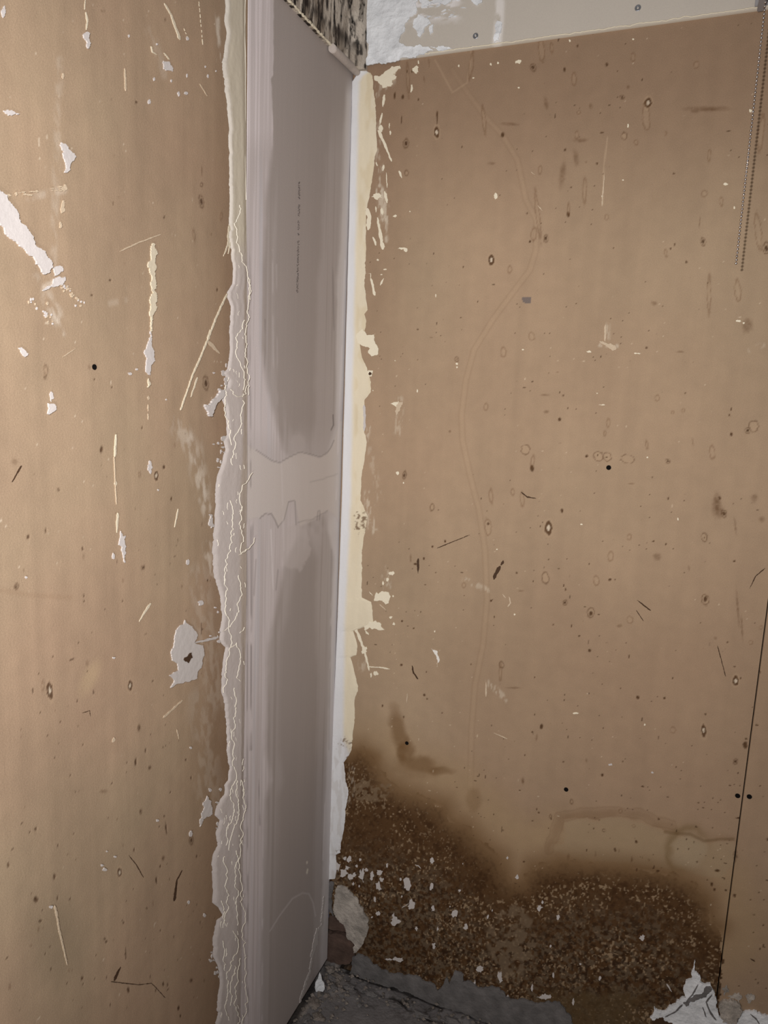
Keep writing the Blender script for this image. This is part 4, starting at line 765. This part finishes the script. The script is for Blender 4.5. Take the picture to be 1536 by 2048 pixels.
# ------------------------------------------------------------------ faint printed line on the panel (too small to read)
V, Fc = [], []
r = random.Random(12)
for y0, y1 in [(363, 396), (409, 433), (441, 451), (455, 460), (466, 469), (481, 583)]:
    y = y0
    while y < y1:
        x = 598.5-(y-363)*0.020; L_ = r.uniform(1.6, 3.0)
        for q in range(3):
            xx = x+r.uniform(-1.6, 1.6); yy = y+r.uniform(0, L_*.6); b = len(V)
            ww, hh = r.choice([(1.8, 0.7), (0.7, 1.6), (2.2, 0.6)])
            for dx, dy in ((-ww/2, 0), (ww/2, 0), (ww/2, hh), (-ww/2, hh)):
                a, z = on_left(xx+dx, yy+dy); V.append((0.00045, float(a), float(z)))
            Fc.append((b, b+1, b+2, b+3))
        y += L_+0.7
pyobj('printed_line', V, Fc, M_ink, wall_left, kind='stuff', label='faint line of tiny gray printing down the panel')

# pale torn ridge near the foot of the panel
flake('filler_streak', stroke_poly([(648, 1792), (645, 1822), (643, 1850), (634, 1862), (633, 1885), (624, 1912), (619, 1945), (608, 1975), (599, 2006)], 4, 4)[:], 'L', M_grayf, wall_left, seed=77, amp=.2, th=.0008)
flake('filler_streak', stroke_poly([(634, 1856), (630, 1880), (622, 1915)], 5, 6), 'L', M_grayf, wall_left, seed=78, amp=.2, th=.0008)

# ------------------------------------------------------------------ broken foot of the corner
def brick(pts, d0, d1, seed, label=None):
    P = rough(pts, .12, 3.5, seed); n = len(P); V = []
    for (x, y), dd in [(p, d0) for p in P]+[(p, d1) for p in P]:
        u, z = on_right(x, y); V.append((float(u), dd, float(z)))
    from mathutils.geometry import tessellate_polygon
    tr = tessellate_polygon([[Vector((p[0], p[1], 0)) for p in P]])
    Fc = [(a+n, b+n, c+n) for a, b, c in tr]+[(i, (i+1) % n, (i+1) % n+n, i+n) for i in range(n)]
    return pyobj('brick', V, Fc, M_brick, wall_right, label=label)
brick([(648, 1832), (670, 1834), (688, 1852), (692, 1868), (672, 1864), (648, 1860)], 0.012, 0.0055, 1)
brick([(648, 1866), (672, 1869), (696, 1880), (706, 1892), (709, 1918), (698, 1930), (648, 1922)], 0.012, 0.003, 2)
flake('mortar_patch', [(676, 1770), (690, 1772), (704, 1785), (715, 1795), (727, 1815), (737, 1835), (736, 1862), (728, 1885), (716, 1900), (709, 1905), (708, 1885), (696, 1876), (690, 1852), (672, 1832), (668, 1815), (671, 1795)], 'R', M_conc, wall_right, amp=.2, seed=9, th=.003, label='rough pale mortar patch at the foot of the corner')
flake('mortar_patch', [(661, 1762), (668, 1764), (665, 1790), (664, 1815), (668, 1832), (660, 1822), (658, 1790)], 'R', M_cem, wall_right, amp=.15, seed=10, th=.002)
# scrim tape strip: crossed threads
V, Fc = [], []
for i in range(46):
    y = 1706+i*2.8; ribbon([(651.5, y), (659.5, y+.4)], 0.9, 0.9, 0.0003, 'R', V, Fc, lift=.0014)
for k in range(4): ribbon([(652.5+k*2.2, 1705), (652+k*2.0, 1834)], 0.8, 0.8, 0.0003, 'R', V, Fc, lift=.0016)
pyobj('scrim_tape', V, Fc, M_tape, wall_right, kind='stuff', label='strip of dark mesh tape bared in the corner')

# torn white plaster at bottom right
flake('plaster_patch', [(1300, 2032), (1308, 2012), (1328, 2020), (1352, 2005), (1372, 1992), (1366, 1975), (1372, 1958), (1385, 1955), (1387, 1935), (1390, 1918), (1396, 1945), (1400, 1962), (1420, 1964), (1428, 1980), (1434, 2000), (1432, 2014), (1438, 2030), (1452, 2044), (1475, 2042), (1486, 2022), (1500, 2018), (1515, 2024), (1545, 2032), (1620, 2040), (1620, 2090), (1300, 2090)], 'R', M_torn, wall_right, amp=.28, seed=14, th=.004, label='torn white plaster low on the right by the seam')
flake('plaster_curl', [(1366, 2000), (1395, 1985), (1420, 1968), (1424, 1974), (1400, 1992), (1372, 2008)], 'R', M_cem, wall_right, amp=.3, seed=15, th=.0009, lift=.0042)
flake('plaster_curl', [(1304, 2040), (1325, 2030), (1345, 2042), (1340, 2050), (1310, 2052)], 'R', M_dark, wall_right, amp=.3, seed=16, th=.0009, lift=.0042)
flake('mortar_patch', [(1438, 2006), (1460, 1996), (1480, 2006), (1484, 2020), (1474, 2040), (1455, 2044), (1440, 2030)], 'R', M_conc, wall_right, amp=.3, seed=17, th=.005)
for i, (p, a_, b_) in enumerate([([(1396, 1965), (1385, 1985), (1372, 2000)], 2, 3), ([(1424, 1985), (1412, 2000), (1420, 2020), (1432, 2036)], 3, 4), ([(1330, 2030), (1350, 2020), (1365, 2005)], 2, 3), ([(1405, 2010), (1412, 2030)], 2, 3), ([(1500, 2024), (1512, 2034), (1520, 2046)], 2, 3)]):
    flake('plaster_curl', stroke_poly(p, a_, b_), 'R', M_cem, wall_right, amp=.1, seed=140+i, th=.0007, lift=.0042)
for i, p in enumerate([[(1455, 1992), (1470, 1985), (1484, 1992), (1478, 2004)], [(1490, 1990), (1502, 1986), (1510, 1996), (1500, 2006)], [(1444, 1975), (1454, 1970), (1458, 1984), (1448, 1990)]]):
    flake('mortar_patch', p, 'R', M_conc, wall_right, amp=.3, seed=150+i, th=.0015)
# gray cement daubed along the wall foot
flake('cement_render', [(700, 1945), (706, 1912), (716, 1906), (732, 1912), (745, 1925), (772, 1938), (790, 1946), (826, 1950), (852, 1962), (868, 1966), (876, 1980), (884, 1972), (894, 1952), (900, 1966), (910, 1940), (924, 1944), (926, 1962), (940, 1960), (952, 1968), (965, 1975), (985, 1970), (1000, 1975), (1012, 1992), (1048, 1996), (1080, 2004), (1118, 2002), (1128, 2014), (1138, 2026), (1146, 2060), (1146, 2105), (1000, 2052), (850, 2004), (760, 1966)], 'R', M_cem, wall_right, amp=.22, seed=21, th=.003, label='gray cement daubed along the foot of the brown board')

# ------------------------------------------------------------------ floor
gx = axis(-0.02, 0.62, 0.003, -0.02, 1.9, 0.08); gy = axis(-0.50, 0.012, 0.003, -2.2, 0.012, 0.08)
GX, GY = np.meshgrid(gx, gy)
P = np.stack([GX, GY, 0*GX], -1); X, Y = to_px(P)
rgb = np.broadcast_to(L(112, 109, 110), X.shape+(3,)).copy()
n1 = fbm(GX*30, GY*30, 601, 5); n2 = fbm(GX*120, GY*120, 602, 4); nw = ss(-0.10, -0.01, GY)+ss(0.07, 0.0, GX)*ss(-0.25, -0.05, GY)
nw = np.clip(nw, 0, 1)
rgb *= (1+0.35*(n1-.5)+0.3*(n2-.5))[..., None]
rgb = mix(rgb, L(46, 40, 36), 0.85*nw*ss(0.55, 0.66, n2*.5+fbm(GX*50, GY*90, 603, 4)*.5))
rgb = mix(rgb, L(150, 140, 132), 0.6*ss(.07, .02, GX)*ss(.45, .6, n1))
sv = vnoise(GX*160, GY*160, 605); rgb = mix(rgb, L(190, 184, 176), .8*ss(.95, .98, sv))
crk = pdist(GX*1000, GY*1000, [(x, -34-8*math.sin(x/30)-3*math.sin(x/7.)) for x in range(20, 620, 12)])
rgb = mix(rgb, L(30, 26, 24), .85*ss(3.5, 1., crk)*ss(.38, .5, fbm(GX*40, GY*3, 607, 3)))
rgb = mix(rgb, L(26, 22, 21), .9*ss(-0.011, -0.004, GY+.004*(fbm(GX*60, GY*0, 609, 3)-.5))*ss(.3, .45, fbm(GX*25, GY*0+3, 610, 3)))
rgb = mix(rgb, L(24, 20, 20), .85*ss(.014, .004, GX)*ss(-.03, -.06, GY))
z = 0.012*nw*(fbm(GX*45, GY*45, 604, 5)-0.42)+0.0015*(n2-.5)-0.003*ss(3.5, 1., crk)-0.004*np.exp(-((GY+0.004)/0.004)**2)
z = np.minimum(z, 0.0095); P[..., 2] = z
fl = mesh_np('floor', P.reshape(-1, 3), grid_quads(*GX.shape), rgb.reshape(-1, 3))
floor = obj('floor', fl, M_floor, None, kind='structure', label='dirty gray floor with crumbled edges')

def chunk(name, loc, size, seed, mat, label=None, cat=None, parent=None, group=None, rot=(0, 0, 0)):
    r = random.Random(seed); bm = bmesh.new(); bmesh.ops.create_icosphere(bm, subdivisions=3, radius=0.5)
    fx = r.uniform(0, 50)
    for v in bm.verts:
        k = 1+0.9*(float(vnoise(v.co.x*4+fx, v.co.y*4+v.co.z*3, seed))-0.5)+0.5*(float(vnoise(v.co.x*11+fx, v.co.y*11+v.co.z*9, seed+3))-0.5)
        v.co = Vector((v.co.x*size[0], v.co.y*size[1], v.co.z*size[2]))*k
    me = bpy.data.meshes.new(name); bm.to_mesh(me); bm.free()
    o = obj(name, me, mat, parent, label=label, cat=cat, group=group); o.rotation_euler = rot
    o.location = loc; return o
def floor_pt(px, py, z=0.0):
    d = ray(px, py); t = (z-CAM[2])/d[2]; return CAM[0]+t*d[0], CAM[1]+t*d[1]
# tall white flake leaning against the panel foot
x, y = floor_pt(641, 1981, 0.004)
def slab_fragment():
    P = [(-.010, 0), (.004, -.001), (.011, .008), (.010, .020), (.005, .026), (.003, .038), (-.001, .044), (-.006, .030), (-.012, .022), (-.013, .010)]
    bm = bmesh.new(); f = [bm.verts.new((a, -.0022, b)) for a, b in P]; k = [bm.verts.new((a, .0022, b)) for a, b in P]
    bm.faces.new(f); bm.faces.new(k[::-1]); m_ = len(P)
    for i in range(m_): bm.faces.new((f[i], k[i], k[(i+1) % m_], f[(i+1) % m_]))
    bmesh.ops.recalc_face_normals(bm, faces=bm.faces); bmesh.ops.bevel(bm, geom=bm.edges[:], offset=.0008, segments=1, affect='EDGES')
    me = bpy.data.meshes.new('plaster_fragment'); bm.to_mesh(me); bm.free(); return me
fr = obj('plaster_fragment', slab_fragment(), M_torn, None, label='white plaster fragment standing on the floor against the foot of the gray panel', cat='plaster')
fr.location = (max(x, 0.012), y, 0.0); fr.rotation_euler = (-.12, -.05, math.radians(25)); fr.scale = (.8, 1, .9)
for i, (px, py, sx, sy, sz, m_) in enumerate([(660, 1938, .020, .012, .012, M_crumb), (676, 1952, .024, .009, .008, M_crumb), (668, 1975, .014, .012, .009, M_cem), (629, 2006, .020, .026, .008, M_crumb), (638, 2034, .024, .018, .008, M_crumb), (612, 2036, .014, .018, .006, M_cem),
        (700, 1972, .022, .014, .009, M_cem), (742, 1986, .028, .012, .009, M_cem), (790, 2010, .030, .010, .009, M_cem), (840, 2030, .034, .010, .009, M_cem), (905, 2040, .030, .010, .008, M_cem), (652, 1990, .012, .010, .008, M_crumb), (720, 2008, .012, .008, .006, M_cem)]):
    x, y = floor_pt(px, py, 0.004); chunk('mortar_lump', (max(x, sx*.62), min(y, -sy*.62), sz*.3), (sx, sy, sz), 30+i, m_, parent=floor)
# crumbs
V = []; Fc = []; r = random.Random(44)
for i in range(520):
    if r.random() < .55: x = abs(r.gauss(0.02, .03))+.005; y = -r.uniform(.01, .40)
    else: x = r.uniform(.01, .6); y = -abs(r.gauss(.02, .03))-.006
    s = r.uniform(.0015, .006)*(1.4 if r.random() < .1 else 1); b = len(V)
    for dx, dy, dz in ((1, 0, 0), (0, 1, 0), (-1, 0, 0), (0, -1, 0), (0, 0, 1), (0, 0, -1)):
        k = s*r.uniform(.5, 1); V.append((max(x+dx*k, .001), min(y+dy*k, -.001), .003+dz*k*.8))
    for a, c, d in ((0, 1, 4), (1, 2, 4), (2, 3, 4), (3, 0, 4), (1, 0, 5), (2, 1, 5), (3, 2, 5), (0, 3, 5)): Fc.append((b+a, b+c, b+d))
pyobj('crumbs', V, Fc, M_crumb, floor, kind='stuff', label='loose plaster crumbs along the wall foot')

# ------------------------------------------------------------------ bead chain
CH_OFF = 0.092
def chain_pt(px, py): u, z = on_right(px, py, -CH_OFF); return float(u), float(z)
xt, ztp = chain_pt(1531, 2); xb, zb = chain_pt(1472, 527)
chain = obj('bead_chain', None, None, None, label='thin metal bead chain hanging in front of the right wall', cat='chain'); chain.location = (xb, -CH_OFF, zb)
top_z = ztp+0.03; nb = 76; pitch = (top_z-zb)/nb
bm = bmesh.new(); bmesh.ops.create_uvsphere(bm, u_segments=12, v_segments=8, radius=0.00165)
for f in bm.faces: f.smooth = True
bme = bpy.data.meshes.new('bead'); bm.to_mesh(bme); bm.free(); bme.materials.append(M_bead)
for i in range(nb+1):
    b = obj('bead', bme, None, chain); t = i/nb; b.location = ((xt-xb)*t*(top_z-zb)/(ztp-zb), 0, pitch*i)
tube([(0, 0, 0), ((xt-xb)*(top_z-zb)/(ztp-zb), 0, top_z-zb)], 0.00035, 6, 'link_wire', M_bead, chain)
# bracket the chain hangs from, screwed to the upper board
br = obj('chain_bracket', None, None, None, label='gray bracket on the upper board holding the top of the bead chain', cat='bracket')
ub, zb2 = on_right(1522, 10); ub = float(ub); zb2 = float(zb2); br.location = (ub, -0.005, zb2)
def bbox(name, a, b, mat, parent, bev=.0008):
    bm = bmesh.new(); bmesh.ops.create_cube(bm, size=1)
    for v in bm.verts: v.co = [a[i]+(v.co[i]+0.5)*(b[i]-a[i]) for i in range(3)]
    bmesh.ops.bevel(bm, geom=bm.edges[:], offset=bev, segments=2, affect='EDGES')
    me = bpy.data.meshes.new(name); bm.to_mesh(me); bm.free(); return obj(name, me, mat, parent)
bbox('base_plate', (-.008, -.003, -.004), (.030, 0, .045), M_brk, br)
xtt = xb+(xt-xb)*(top_z-zb)/(ztp-zb)-ub
bbox('arm', (xtt-.004, -(CH_OFF-.005)-.003, top_z-zb2-.003), (xtt+.004, -.002, top_z-zb2+.006), M_brk, br)
print('done')
